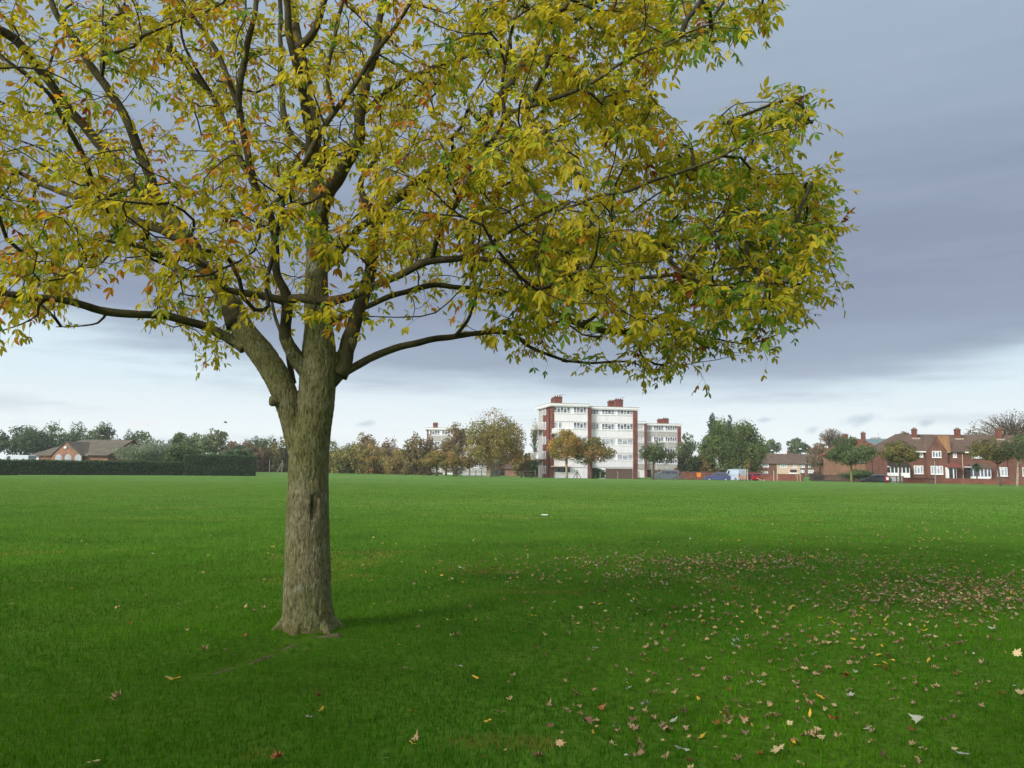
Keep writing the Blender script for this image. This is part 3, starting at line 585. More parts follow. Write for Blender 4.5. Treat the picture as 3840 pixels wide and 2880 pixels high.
def build_crown():
    AT = []
    tries = 0
    while len(AT) < NATT and tries < 400000:
        tries += 1
        px = random.uniform(-450, 3230); py = random.uniform(-700, 1480)
        if not inside(px, py): continue
        if py < -30 and random.random() < .5: continue
        Y = YT + random.triangular(-3.1, 4.2, -.4)
        p = at(px, py, Y); rx = p.x - TREE.x; ry = p.y - TREE.y
        r = math.hypot(rx, ry)
        if r > 6.1 or r < .5 and py > 700: continue
        if p.z < 2.65 + .0 * r: continue
        if p.z > 7.4: continue
        dx, dy = px / 1.736, py / 1.736
        # the low fringe hangs only on the far side; keep near ones high
        if dy > 690 and Y < YT: continue
        if r < 1.9 and dy > 560 and random.random() < .72: continue       # open middle round the trunk
        if dx < 1000 and random.random() < .42: continue
        if dx < 1000 and dy < 420 and random.random() < .2: continue
        if 740 < dx < 1100 and dy > 560 and random.random() < .3: continue
        if noise.noise(p * .9) < -.24 or noise.noise(p * 1.9) < -.42 or noise.noise(Vector((p.x * .7, p.y * .7, p.z * 2.6))) < (-.10 if dx > 1000 else -.24): continue
        AT.append(p)
    nodes = [s[0] for s in SKEL]; dirs = [s[1] for s in SKEL]; par = [-1] * len(nodes); n0 = len(nodes)
    kd = kdtree.KDTree(len(nodes)); [kd.insert(p, i) for i, p in enumerate(nodes)]; kd.balance()
    AT.sort(key=lambda p: kd.find(p)[2])
    ends = []; fresh = []
    for c, p in enumerate(AT):
        cand = [(q, i, d) for q, i, d in kd.find_n(p, 10)] + [(nodes[i], i, (nodes[i] - p).length) for i in fresh]
        best = None; bc = 1e9
        for q, i, d in cand:
            if d < .04: continue
            v = (p - q) / d; cs = v.dot(dirs[i]); cost = d * (1 + .55 * (1 - cs)) + (.25 * max(0, q.z - p.z))
            if cost < bc: bc = cost; best = (q, i, d)
        if not best or best[2] > 2.2: continue
        q, i, d = best; k = max(2, int(d / .13)); prev = i; d0 = dirs[i]
        if d > .35 and not all(inside(*proj(q.lerp(p, f))) for f in (.3, .5, .7)): continue
        mid = q + d0 * d * .30 + (p - q) * .35 + Vector((0, 0, -.03 * d)) + Vector([random.gauss(0, .05 * d) for _ in range(3)])
        last = q
        for j in range(1, k + 1):
            t = j / k; pt = q * (1-t)**2 + mid * 2 * t * (1-t) + p * t * t + Vector([random.gauss(0, .006) for _ in range(3)])
            nodes.append(pt); dirs.append((pt - last).normalized()); par.append(prev); prev = len(nodes) - 1; fresh.append(prev); last = pt
        ends.append(prev)
        if len(fresh) > 350:
            kd = kdtree.KDTree(len(nodes)); [kd.insert(a, b) for b, a in enumerate(nodes)]; kd.balance(); fresh = []
    cnt = [0] * len(nodes)
    for e in ends: cnt[e] += 1
    for i in range(len(nodes) - 1, n0 - 1, -1):
        if par[i] >= 0: cnt[par[i]] += cnt[i]
    kids = {}
    for i in range(n0, len(nodes)): kids.setdefault(par[i], []).append(i)
    rad = lambda i: .0031 * (max(1, cnt[i])) ** .52
    # twig chains as tubes
    mb = MB(); off = Vector((TREE.x, TREE.y, 0))
    starts_ = [(p_, k_) for p_ in range(n0) for k_ in kids.get(p_, [])]
    while starts_:
        a, b = starts_.pop(); chain = [a, b]
        while True:
            ks = kids.get(chain[-1], [])
            if not ks: break
            ks = sorted(ks, key=lambda k: -cnt[k]); chain.append(ks[0])
            for o_ in ks[1:]: starts_.append((chain[-2], o_))
        P = [nodes[i] - off for i in chain]; r_ = [rad(b)] + [rad(i) for i in chain[1:]]
        mb.tube(P, r_, 5, False)
    mb.build('twigs', MT['twig'], ash, True)
    # compound leaves
    bases = []
    for e in ends:
        i = e; step = 0; nl = random.choice([4, 5, 6, 7])
        dx, dy = proj(nodes[e])
        if dx > 1900: nl += 1
        got = 0
        while got < nl and i >= n0 and step < 7:
            for s in ((1, -1) if step else (0, 1, -1)):
                if got < nl: bases.append((nodes[i], dirs[i], s)); got += 1
            i = par[i]; step += 1
    for _ in range(1200):                                # and sparse single leaves on the thin limbs
        s = random.choice(SKEL)
        if s[2] < .03: bases.append((s[0], s[1], random.choice((-1, 1))))
    pal = np.array([lin(*c) for c in PAL]); pw = np.array(PALW, float); pw /= pw.sum()
    V = []; C = []; IDX = []; SZ = []; nv = 0
    tri = MB(); 
    # leaflet template: (along, across, fold height)
    tmpl = np.array([(0, 0, 0), (.22, .15, .05), (.52, .20, .055), (.80, .11, .0), (1, 0, -.07), (.80, -.11, .0), (.52, -.20, .055), (.22, -.15, .05), (.5, 0, -.02)])
    tf = [(0, 1, 2, 8), (8, 2, 3, 4), (0, 8, 6, 7), (8, 4, 5, 6)]
    tfi = np.array(sum([list(f) for f in tf], []))
    for (p, d, s) in bases:
        side = d.cross(Vector((0, 0, 1))); side = side.normalized() if side.length > .1 else Vector((1, 0, 0))
        ax = (d * random.uniform(.2, .8) + side * s * random.uniform(.5, 1.1) + Vector((random.gauss(0, .35), random.gauss(0, .35), random.gauss(-.25, .4)))).normalized()
        Lr = random.uniform(.13, .21); droop = random.uniform(.05, .85)
        end = p + ax * Lr
        px, py = proj(end + Vector((0, 0, -.08)))
        if not inside(px, py) and random.random() < .82: continue
        npair = random.choice((1, 2, 2, 3)); gcol = pal[rng.choice(len(pal), p=pw)]
        if px < 1700 and random.random() < .25: gcol = pal[random.choice((0, 1, 5))]
        if (proj(p)[0] > 2500) and random.random() < .22: gcol = pal[3]
        # rachis points droop under their weight
        rp = [p + ax * (Lr * t) + Vector((0, 0, -droop * Lr * .45 * t * t)) for t in (0, .33, .66, 1)]
        tri.tube([q - off for q in rp], [.0013, .0012, .0011, .001], 3, False)
        rax = (rp[3] - rp[2]).normalized(); wv = rax.cross(Vector((0, 0, 1))); wv = wv.normalized() if wv.length > .1 else side
        rot = random.gauss(0, .5); wv = (wv * math.cos(rot) + rax.cross(wv) * math.sin(rot)).normalized()
        leaflets = [(rp[3], rax)]
        for k in range(npair):
            q = rp[3 - k] + (rp[2 - k] - rp[3 - k]) * .3 if k < 3 else rp[1]
            for sg in (-1, 1):
                if random.random() < .06: continue
                leaflets.append((q, (rax * .75 + wv * sg * random.uniform(.7, 1.1) + Vector((0, 0, -random.uniform(.05, .7)))).normalized()))
        for q, a in leaflets:
            ln = random.uniform(.052, .094); a = (a + Vector([random.gauss(0, .16) for _ in range(3)]) + Vector((0, 0, -.25 * droop))).normalized()
            npl = rax.cross(wv); b = npl.cross(a); b = b.normalized() if b.length > .05 else wv; tw = random.gauss(0, .38); nn = b.cross(a)
            b2 = b * math.cos(tw) + nn * math.sin(tw); n2 = b2.cross(a); wf = random.uniform(.8, 1.15); cu_ = random.uniform(.3, 2.2)
            A = np.array(a); B = np.array(b2); Nn = np.array(n2)
            pts = np.array(q - off) + ln * (tmpl[:, 0:1] * A + wf * tmpl[:, 1:2] * B + cu_ * tmpl[:, 2:3] * Nn)
            V.append(pts); IDX.append(tfi + nv); SZ += [4] * 4; nv += 9
            c = gcol * random.uniform(.86, 1.14)
            if random.random() < .06: c = pal[rng.choice(len(pal), p=pw)]
            cc = np.repeat(c[None], 9, 0)
            if random.random() < .13: cc[3:6] = cc[3:6] * .3 + np.array(lin(150, 84, 24)) * .7
            C.append(cc)
    tri.build('leaf_stalks', MT['twig'], ash)
    np_mesh('crown', np.concatenate(V), SZ, np.concatenate(IDX), MT['leaf'], np.concatenate(C), parent=ash)
    print('attractors', len(AT), 'ends', len(ends), 'leaves', len(bases), 'leaflets', nv // 9)
NATT = 2550
#       olive yellow   yellow          yellow green    green          deep green      orange          rust
PAL = [(194, 178, 38), (206, 190, 50), (176, 178, 44), (118, 150, 42), (94, 124, 42), (196, 136, 42), (142, 74, 34)]
PALW = [46, 16, 28, 8, 2, 2.5, 1.0]
build_crown()
# ---------------------------------------------------------------- buildings
class Bld:
    def __init__(s, name, label, cat, px, D, deg, group=None, z=ROADZ):
        s.O = gp(px, D, 0); s.th = R(deg); s.z = z
        s.e = thing(name, label, cat, (s.O.x, s.O.y, z), s.th, group)
        s.ux = Vector((math.cos(s.th), math.sin(s.th), 0)); s.uy = Vector((-math.sin(s.th), math.cos(s.th), 0))
    def lo(s, px, py, y=0.0):             # pixel -> local (x, z) on the plane local y = const
        d = ray(px, py); q = s.O + s.uy * y; q.z = CAMZ
        t = (q - CAM).dot(s.uy) / d.dot(s.uy); P = CAM + d * t - Vector((s.O.x, s.O.y, s.z))
        return P.dot(s.ux), P.z
    def side(s, px, py, x=0.0):           # pixel -> local (y, z) on the plane local x = const
        d = ray(px, py); q = s.O + s.ux * x; q.z = CAMZ
        t = (q - CAM).dot(s.ux) / d.dot(s.ux); P = CAM + d * t - Vector((s.O.x, s.O.y, s.z))
        return P.dot(s.uy), P.z
    def rect(s, a, b, c, d, y=0.0):       # px0, px1, py0, py1 -> x0, x1, z0, z1
        m = (a + b) / 2; n = (c + d) / 2
        return s.lo(a, n, y)[0], s.lo(b, n, y)[0], s.lo(m, d, y)[1], s.lo(m, c, y)[1]
    def box(s, name, x0, x1, y0, y1, z0, z1, m, parent=None):
        mb = MB(); mb.box(x0, x1, y0, y1, z0, z1); return mb.build(name, MT[m] if isinstance(m, str) else m, parent or s.e)
    def window(s, x0, x1, z0, z1, y=0.0, cols=3, low=0.0, glass='glass', top=(), fr=None, name='window', label=None, parent=None):
        """white frame with mullions proud of the wall, glass set back inside it; low = height of the fixed lower lights"""
        t = fr or max(.085, .055 * (x1 - x0) ** .5); mb = MB(); a, b = y - .07, y + .02
        mb.box(x0, x0 + t, a, b, z0, z1); mb.box(x1 - t, x1, a, b, z0, z1); mb.box(x0 + t, x1 - t, a, b, z0, z0 + t); mb.box(x0 + t, x1 - t, a, b, z1 - t, z1)
        w = (x1 - x0) / cols
        for k in range(1, cols): mb.box(x0 + k*w - t*.6, x0 + k*w + t*.6, a + .004, b, z0 + t, z1 - t)
        for k in range(cols):
            xa, xb = x0 + k*w + t*.6 + .001, x0 + (k+1)*w - t*.6 - .001
            if low and (k not in top): mb.box(xa, xb, a + .008, b, z0 + low - t*.5, z0 + low + t*.5)
            if k in top: mb.box(xa, xb, a + .008, b, z1 - .30*(z1-z0)*.8 - t*.5, z1 - .30*(z1-z0)*.8 + t*.5)
        mb.box(x0 - .05, x1 + .05, y - .14, y + .01, z0 - .06, z0 - .002)      # sill
        o = mb.build(name, MT['trim'], parent or s.e)
        if label: o['label'] = label
        g = MB(); g.box(x0 + t*.5, x1 - t*.5, y - .025, y + .015, z0 + t*.5, z1 - t*.5); g.build('pane', MT[glass], o)
        return o
    def chimney(s, x0, x1, y0, y1, z0, z1, m='brick', pots=2):
        mb = MB(); mb.box(x0, x1, y0, y1, z0, z1 - .25); mb.box(x0 - .06, x1 + .06, y0 - .06, y1 + .06, z1 - .25, z1 - .12); mb.box(x0, x1, y0, y1, z1 - .12, z1)
        o = mb.build('chimney', MT[m], s.e)
        for k in range(pots):
            q = MB(); q.cyl(x0 + (x1-x0) * (k + .5) / pots, (y0+y1)/2, z1 - .01, z1 + .22, .11, 8, .09); q.build('chimney_pot', MT['brown'], o)
        return o
def gable_roof(mb, x0, x1, y0, y1, ze, zr, hl=0.0, hr=0.0, t=.16):
    """pitched roof slab pair; hl, hr = how far the ridge stops short of each end (hips)"""
    ym = (y0 + y1) / 2
    for dz in (0,):
        v = [(x0, y0, ze), (x1, y0, ze), (x1, y1, ze), (x0, y1, ze), (x0 + hl, ym, zr), (x1 - hr, ym, zr)]
        lo = [(a, b, c - t) for a, b, c in v]
        mb.add(v + lo, [(0, 1, 5, 4), (2, 3, 4, 5), (3, 0, 4), (1, 2, 5)] if (hl > .05 and hr > .05) else [(0, 1, 5, 4), (2, 3, 4, 5), (3, 0, 4)] if hl > .05 else [(0, 1, 5, 4), (2, 3, 4, 5)])
        n = len(mb.v) - 12
        mb.f += [tuple(n + i for i in f) for f in ([(0, 6, 7, 1), (1, 7, 8, 2), (2, 8, 9, 3), (3, 9, 6, 0), (6, 9, 8, 7)])]
        if not (hl or hr): mb.f += [(n+3, n+0, n+4), (n+1, n+2, n+5)]
# ---- the five-storey block
def tower(name, label, pxA, D, deg, pxB, px_step, pxR, ytop, group, panel, rows, bays_l, bays_r, chim, big):
    b = Bld(name, label, 'apartment block', pxA, D, deg, group)
    x0 = 0.0; xs = b.lo(px_step, 1650)[0]; xR = b.lo(pxR, 1650, .8)[0]; H = b.lo(pxA + 2, ytop)[1]; Wd = 9.2
    SET = .8
    mb = MB(); mb.box(.3, xs, .0, Wd, 0, H - .55); mb.box(xs + .002, xR, SET, Wd + .6, 0, H - .75); b.e.location.z = b.z
    mb.build('wall', MT['white'], b.e)
    # flat roof with deep white fascia and dark edge
    mb = MB(); mb.box(-.5, xs + .15, -.42, Wd + .5, H - .40, H - .06); mb.box(xs + .152, xR + .4, SET - .42, Wd + 1.0, H - .68, H - .34)
    mb.box(-.42, xs + .1, -.34, Wd + .4, H - .55, H - .402); mb.box(xs + .102, xR + .3, SET - .34, Wd + .9, H - .83, H - .682)
    ro = mb.build('roof', MT['trim'], b.e)
    mb = MB(); mb.box(-.54, xs + .2, -.46, Wd + .54, H - .058, H); mb.box(xs + .202, xR + .44, SET - .46, Wd + 1.04, H - .338, H - .28); mb.build('roof_edge', MT['concrete'], ro)
    # brick piers
    for a, w, y0 in ((xs - .02, .62, -.12), (xR - .62, .72, SET - .42)):
        b.box('pier', a, a + w, y0, y0 + .9, 0, H - .56 if a < xs + 1 else H - .84, 'brick')
    if big: b.box('end_wall', 0, .298, -.10, Wd - 3.1, 0, H - .56, 'brick')
    # spandrel bands
    def band(xa, xb, y, pya, pyb, px):
        z0 = b.lo(px, pyb, y)[1]; z1 = b.lo(px, pya, y)[1]
        mb = MB(); mb.box(xa, xb, y - .10, y - .003, z0, z1); k = max(1, round((xb - xa) / 3.0))
        o = mb.build('spandrel_panel', MT[panel], b.e)
        s_ = MB()
        for i in range(1, k): s_.box(xa + (xb-xa)*i/k - .03, xa + (xb-xa)*i/k + .03, y - .118, y - .101, z0 + .01, z1 - .01)
        s_.box(xa, xb, y - .16, y - .102, z1 - .10, z1 - .005)
        s_.build('panel_trim', MT['trim'], o)
    for (la, lb), (ra, rb) in rows['bands']:
        band(.32, xs - .03, 0, la, lb, (pxA + px_step) / 2); band(xs + .62, xR - .63, SET, ra, rb, (px_step + pxR) / 2)
    for (a, c, yy0, yy1, cols, top, g) in bays_l:
        X0, X1, Z0, Z1 = b.rect(a, c, yy0, yy1, 0); b.window(X0, X1, Z0, Z1, 0, cols, .32 * (Z1 - Z0) if cols > 2 else 0, g, top)
    for (a, c, yy0, yy1, cols, top, g) in bays_r:
        X0, X1, Z0, Z1 = b.rect(a, c, yy0, yy1, SET); b.window(X0, X1, Z0, Z1, SET, cols, .32 * (Z1 - Z0) if cols > 2 else 0, g, top)
    for a, c, py, yd in chim:
        X0 = b.lo(a, py, yd)[0]; X1 = b.lo(c, py, yd)[0]; zt = b.lo((a + c) / 2, py, yd)[1]; b.chimney(X0, X1, yd, yd + 1.1, H - .35, zt, 'brick', 3)
    return b, xs, xR, H, SET
P1 = dict(bands=[((1550, 1581), (1556, 1586)), ((1608, 1637), (1613, 1642)), ((1665, 1697), (1669, 1698)), ((1722, 1752), (1725, 1752))])
L1 = []; R1 = []
for ya, yb, (a, c) in ((1525, 1549, (0, 0)), (1583, 1606, (0, 0)), (1640, 1664, (0, 0)), (1698, 1721, (0, 0))):
    big_ = ya > 1620
    if ya == 1583: L1 += [(2076, 2090, ya, yb, 1, (), 'glass_pale'), (2095, 2104, ya, yb, 1, (), 'glass')]
    else: L1.append((2076, 2138, ya, yb, 3 if big_ else 5, (1,) if big_ else (1, 3), 'glass_pale' if big_ else 'glass'))
    L1.append((2150, 2199, ya, yb, 3 if big_ else 4, (1,) if big_ else (2,), 'glass'))
    yr = ya + 5
    if ya == 1525: R1.append((2213, 2245, yr, yb + 5, 3, (1,), 'glass'))
    R1.append((2256, 2303, yr, yb + 5, 3 if big_ else 4, (1,) if big_ else (2,), 'glass_pale' if big_ else 'glass'))
    R1.append((2314, 2374, yr, yb + 5, 3 if big_ else 5, (1,) if big_ else (1, 3), 'glass_pale' if big_ else 'glass'))
b, xs, xR, H, SET = tower('apartment_block', 'tall five storey white apartment block with red brick end wall and piers', 2070, 132, 12.5, 2020, 2204, 2386, 1511,
    'post-war apartment blocks', 'white', P1, L1, R1, [(2072, 2082, 1494, 4.0), (2081, 2108, 1487, 2.4), (2286, 2305, 1503, 3.2), (2310, 2336, 1497, 2.0)], True)
TOW = b
for px, py in ((2108, 1478), (2336, 1489), (2098, 1480)):
    x_, z_ = b.lo(px, py, 3.0); mb = MB(); mb.cyl(x_, 3.0, H - .2, z_, .03, 5); mb.box(x_ - .45, x_ + .45, 2.99, 3.01, z_ - .12, z_ - .08)
    for k in range(5): mb.box(x_ - .4 + k * .2, x_ - .38 + k * .2, 2.8, 3.2, z_ - .115, z_ - .085)
    mb.build('aerial', MT['steel'], b.e)
# end wall: narrow windows, pale stair strip, two balconies
for (pa, pb) in ((2033, 2039), (2042.5, 2048)):
    for ya, yb in ((1530, 1556), (1582, 1611), (1637, 1666), (1692, 1721), (1747, 1776)):
        y1, _ = b.side(pa, ya); y0, z1 = b.side(pb, ya); _, z0 = b.side(pb, yb)
        mb = MB(); mb.box(-.06, .0, y0, y1, z0, z1); o = mb.build('window', MT['trim'], b.e)
        mb = MB(); mb.box(-.075, -.061, y0 + .12, y1 - .12, z0 + .1, z1 - .1); mb.build('pane', MT['glass_pale'], o)
b.box('stair_panel', -.02, .297, 6.12, 9.0, 0, H - .56, 'grey')
for zf in (3.2, 8.3):
    mb = MB(); mb.box(-1.5, -.021, 6.0, 8.9, zf, zf + .22); o = mb.build('balcony', MT['concrete'], b.e)
    q = MB(); q.box(-1.5, -1.44, 6.0, 8.9, zf + 1.2, zf + 1.28); q.box(-1.5, -.03, 6.0, 6.06, zf + 1.2, zf + 1.28)
    for k in range(8): q.box(-1.49, -1.45, 6.0 + k * .41, 6.05 + k * .41, zf + .221, zf + 1.199)
    for k in range(5): q.box(-1.4 + k * .3, -1.35 + k * .3, 6.01, 6.05, zf + .221, zf + 1.199)
    q.build('railing', MT['trim'], o)
# front balcony on the second floor up, ground-floor shelf and openings
X0, X1, Z0, Z1 = b.rect(2069, 2090, 1607, 1628, -.9); o = b.box('balcony', X0, X1, -1.0, -.11, Z0, Z0 + .2, 'concrete'); 
q = MB(); q.box(X0, X1, -1.0, -.94, Z0 + .201, Z1); q.build('railing', MT['trim'], o)
X0, X1, Z0, Z1 = b.rect(2070, 2140, 1747, 1751, -.9); b.box('balcony', X0, X1, -1.15, -.11, Z0, Z1, 'cream')
X0, X1, Z0, Z1 = b.rect(2076, 2137, 1752, 1770, 0); o = b.box('window', X0, X1, -.05, .0, Z0, Z1, 'dark'); o['label'] = 'dark framed ground floor window'
q = MB(); w = (X1 - X0) / 3
for k in range(3): q.box(X0 + k*w + .1, X0 + (k+1)*w - .1, -.07, -.051, Z0 + .1, Z1 - .1)
q.build('pane', MT['glass'], o)
X0, X1, Z0, Z1 = b.rect(2212, 2244, 1586, 1611, SET); b.box('recess', X0, X1 - .5, SET - .06, SET - .004, Z0, Z1, 'grey')
b.window(X1 - .45, X1, Z0, Z1, SET, 1, 0, 'glass')
X0, X1, Z0, Z1 = b.rect(2271, 2371, 1757, 1800, SET); mb = MB(); mb.box(X0, X1, SET - .05, SET - .002, 0, Z1)
for k in range(1, 9): mb.box(X0 + (X1-X0)*k/9 - .02, X0 + (X1-X0)*k/9 + .02, SET - .07, SET - .051, .05, Z1 - .05)
mb.build('garage_door', MT['brown'], b.e)
X0, X1, Z0, Z1 = b.rect(2213, 2243, 1755, 1800, SET); b.box('doorway', X0, X1, SET - .05, SET - .002, 0, Z1, 'dark')
X0, X1, Z0, Z1 = b.rect(2373, 2379, 1765, 1800, SET); b.box('doorway', X0, X1, SET - .05, SET - .002, 0, Z1, 'dark')
mb = MB(); 
for px in (2061,): y_, _ = b.side(px, 1650); mb.cyl(-.10, y_, 0, H - .9, .06, 6)
mb.build('drainpipe', MT['dark'], b.e)
# ---- second block behind
P2 = dict(bands=[((1615, 1636), (1618, 1637)), ((1658, 1677), (1658, 1680)), ((1698, 1716), (1700, 1718)), ((1738, 1760), (1739, 1761))])
L2 = []; R2 = []
for ya, yb in ((1594, 1612), (1636, 1654), (1679, 1696), (1720, 1737)):
    L2.append((2389, 2410, ya, yb, 3, (1,), 'glass_pale'))
    if ya < 1600: R2.append((2425, 2444, ya + 2, yb + 2, 3, (1,), 'glass'))
    R2.append((2451, 2487, ya + 2, yb + 2, 4, (2,), 'glass')); R2.append((2494, 2539, ya + 2, yb + 2, 5, (1, 3), 'glass'))
b, xs, xR, H2, SET = tower('apartment_block', 'four storey grey panelled apartment block with brick piers right behind the tall white block', 2300, 176, 12.5, 2290, 2416, 2550, 1578,
    'post-war apartment blocks', 'grey', P2, L2, R2, [(2471, 2485, 1572, 3.2), (2489, 2508, 1569, 2.0)], False)
X0, X1, Z0, Z1 = b.rect(2421, 2442, 1637, 1655, SET); b.box('recess', X0, X1, SET - .06, SET - .004, Z0, Z1, 'grey')
X0, X1, Z0, Z1 = b.rect(2420, 2442, 1761, 1800, SET); b.box('doorway', X0, X1, SET - .05, SET - .002, 0, Z1, 'dark')
X0, X1, Z0, Z1 = b.rect(2450, 2541, 1763, 1800, SET); b.box('garage_door', X0, X1, SET - .05, SET - .002, 0, Z1, 'brown')
# ---- third block behind the red trees
P3 = dict(bands=[((1632, 1654), (1632, 1654)), ((1672, 1694), (1672, 1694)), ((1712, 1734), (1712, 1734)), ((1754, 1772), (1754, 1772))])
L3 = []; R3 = []
for ya, yb in ((1614, 1631), (1655, 1671), (1695, 1711), (1736, 1752)):
    L3 += [(1611, 1649, ya, yb, 4, (1,), 'glass'), (1657, 1690, ya, yb, 3, (1,), 'glass')]; R3 += [(1750, 1778, ya, yb, 3, (1,), 'glass'), (1785, 1822, ya, yb, 4, (1,), 'glass')]
b, xs, xR, H3, SET = tower('apartment_block', 'pale apartment block with one brick chimney half hidden behind reddish trees', 1598, 190, 4, 1590, 1704, 1836, 1603,
    'post-war apartment blocks', 'grey', P3, L3, R3, [(1624, 1642, 1586, 2.0)], True)
X0, X1, Z0, Z1 = b.rect(1606, 1660, 1773, 1784, 0); b.box('window', X0, X1, -.05, 0, Z0, Z1, 'glass_dark')

# ---- clubhouse on the left
b = Bld('clubhouse', 'single storey orange brick clubhouse with grey tiled roof and gabled front behind the hedge', 'clubhouse', 405, 126, -11, z=-.1)
xl = b.lo(124, 1700)[0]; ze = b.lo(300, 1707)[1]; Wd = 11.0
zr = b.lo(400, 1649, Wd / 2)[1]; xr1 = b.lo(508, 1649, Wd / 2)[0] 
xr = 0.0; xg0, xg1 = b.lo(197, 1700, -.6)[0], b.lo(314, 1700, -.6)[0]; xap = b.lo(254, 1655, -.6)[0]; zap = b.lo(254, 1655, -.6)[1]
mb = MB(); mb.box(xl + .3, xr - .2, .0, Wd, 0, ze - .05); mb.add([(xr - .2, 0, ze - .05), (xr - .2, Wd, ze - .05), (xr - .2, Wd / 2, zr - .25), (xr - .6, 0, ze - .05), (xr - .6, Wd, ze - .05), (xr - .6, Wd / 2, zr - .25)], [(0, 1, 2), (3, 5, 4)])
mb.build('wall', MT['brick_or'], b.e)
mb = MB(); gable_roof(mb, xl - .2, xr + .1, -.45, Wd + .45, ze, zr, hl=4.6, hr=0.01); b_roof = mb.build('roof', MT['tile_grey'], b.e)
mb = MB(); mb.prism([(xg0 + .3, 0), (xg1 - .3, 0), (xg1 - .3, ze), (xap, zap - .2), (xg0 + .3, ze)], -.9, .5); mb.build('gable_wall', MT['brick_or'], b.e)
mb = MB(); 
yb_ = Wd * .48
mb.add([(xg0 - .1, -1.05, ze - .12), (xap, -1.05, zap), (xap, yb_, zap), (xg0 - .1, 1.2, ze + .3), (xg1 + .1, -1.05, ze - .12), (xg1 + .1, 1.2, ze + .3)] , [(0, 1, 2, 3), (1, 4, 5, 2)])
v = [(a, c, d - .14) for a, c, d in mb.v]; n_ = len(mb.v); mb.add(v, [(3, 2, 1, 0), (2, 5, 4, 1)]); mb.f += [(0, n_, n_ + 1, 1), (1, n_ + 1, n_ + 4, 4)]
mb.build('gable_roof', MT['tile_grey'], b.e)
for px in (221, 256, 294):
    x_, z_ = b.lo(px, 1713, -.9)
    mb = MB(); w = .62; pts = [(x_ - w, .7), (x_ + w, .7)] + [(x_ + w * math.cos(a), z_ - .1 + w * .85 * math.sin(a)) for a in np.linspace(0, math.pi, 9)]
    mb.prism(pts, -.94, -.89); o = mb.build('arched_window', MT['concrete'], b.e)
    mb = MB(); pts = [(x_ - w + .1, .8), (x_ + w - .1, .8)] + [(x_ + (w - .1) * math.cos(a), z_ - .1 + (w - .1) * .85 * math.sin(a)) for a in np.linspace(0, math.pi, 9)]
    mb.prism(pts, -.96, -.942); mb.build('pane', MT['glass_pale'], o)
X0, X1, Z0, Z1 = b.rect(132, 146, 1706, 1722); b.window(X0, X1, Z0, Z1, 0, 1, 0, 'glass_pale')
X0, X1, Z0, Z1 = b.rect(330, 402, 1706, 1710, -.5); b.box('gutter', X0, X1, -.56, -.46, Z0, Z0 + .14, 'dark')
x_, z_ = b.lo(248, 1678, -.9); b.box('flood_light', x_ - .25, x_ + .2, -1.1, -.91, z_ - .15, z_ + .15, 'trim')
mb = MB(); mb.cyl(b.lo(219, 1640, 2)[0], 2, zr - .8, zr + 3.2, .035, 5); mb.build('aerial_pole', MT['steel'], b.e)

# ---- far low terrace
b = Bld('terraced_house', 'long low brick and cream terrace with brown hipped roof behind the parked cars', 'terraced house', 2832, 235, 0)
xR = b.lo(3130, 1750)[0]; ze = b.lo(2950, 1738)[1]; Wd = 9; zr = b.lo(2950, 1702, Wd/2)[1]
b.box('wall', 0, b.lo(2912, 1750)[0], 0, Wd, 0, ze, 'brick_house'); b.box('wall', b.lo(2912, 1750)[0] + .002, b.lo(3000, 1750)[0], 0, Wd, 0, ze, 'cream'); b.box('wall', b.lo(3000, 1750)[0] + .002, xR, 0, Wd, 0, ze, 'brick_house')
mb = MB(); gable_roof(mb, -.6, xR + .5, -.6, Wd + .6, ze, zr, hl=3.4, hr=3.4); mb.build('roof', MT['tile'], b.e)
for a, c, yy0, yy1, cols in ((2853, 2883, 1740, 1752, 3), (2926, 2951, 1741, 1755, 3), (2974, 2987, 1741, 1755, 2), (3002, 3018, 1742, 1754, 2), (3031, 3048, 1742, 1754, 2), (3100, 3118, 1748, 1758, 2), (2856, 2880, 1768, 1780, 3), (3002, 3016, 1762, 1772, 2), (3030, 3052, 1762, 1774, 3)):
    X0, X1, Z0, Z1 = b.rect(a, c, yy0, yy1); b.window(X0, X1, Z0, Z1, 0, cols, 0, 'glass_pale', (), .16)
X0, X1, Z0, Z1 = b.rect(2963, 2988, 1761, 1772); b.box('doorway', X0, X1, -.05, -.002, Z0, Z1, 'dark')
X0, X1, Z0, Z1 = b.rect(2960, 2990, 1772, 1777, -.5); b.box('porch_ledge', X0, X1, -1.2, -.052, Z0, Z1, 'trim')
b.chimney(b.lo(2955, 1700, 4)[0], b.lo(2962, 1700, 4)[0], 4, 5, zr - .4, zr + .9, 'brick_house', 2)

# ---- middle house with the red hipped roof
b = Bld('brick_house', 'orange brick house with red hipped roof and one chimney between two street trees', 'house', 3150, 150, -2)
xR = b.lo(3345, 1750)[0]; ze = b.lo(3250, 1704)[1]; Wd = 8.5; zr = b.lo(3230, 1646, Wd/2)[1]
b.box('wall', 0, xR, 0, Wd, 0, ze, 'brick_or')
mb = MB(); gable_roof(mb, -.5, xR + .5, -.5, Wd + .5, ze, zr, hl=3.0, hr=4.2); mb.build('roof', MT['tile_red'], b.e)
X0, X1 = b.lo(3234, 1630, 3)[0], b.lo(3246, 1630, 3)[0]; b.chimney(X0, X1, 3, 3.8, zr - .9, b.lo(3240, 1622, 3)[1], 'brick_house', 2)
X0, X1 = b.lo(3162, 1630, 6)[0], b.lo(3180, 1630, 6)[0]; b.chimney(X0, X1, 6, 6.8, zr - 1.9, b.lo(3170, 1628, 6)[1], 'brick_house', 2)
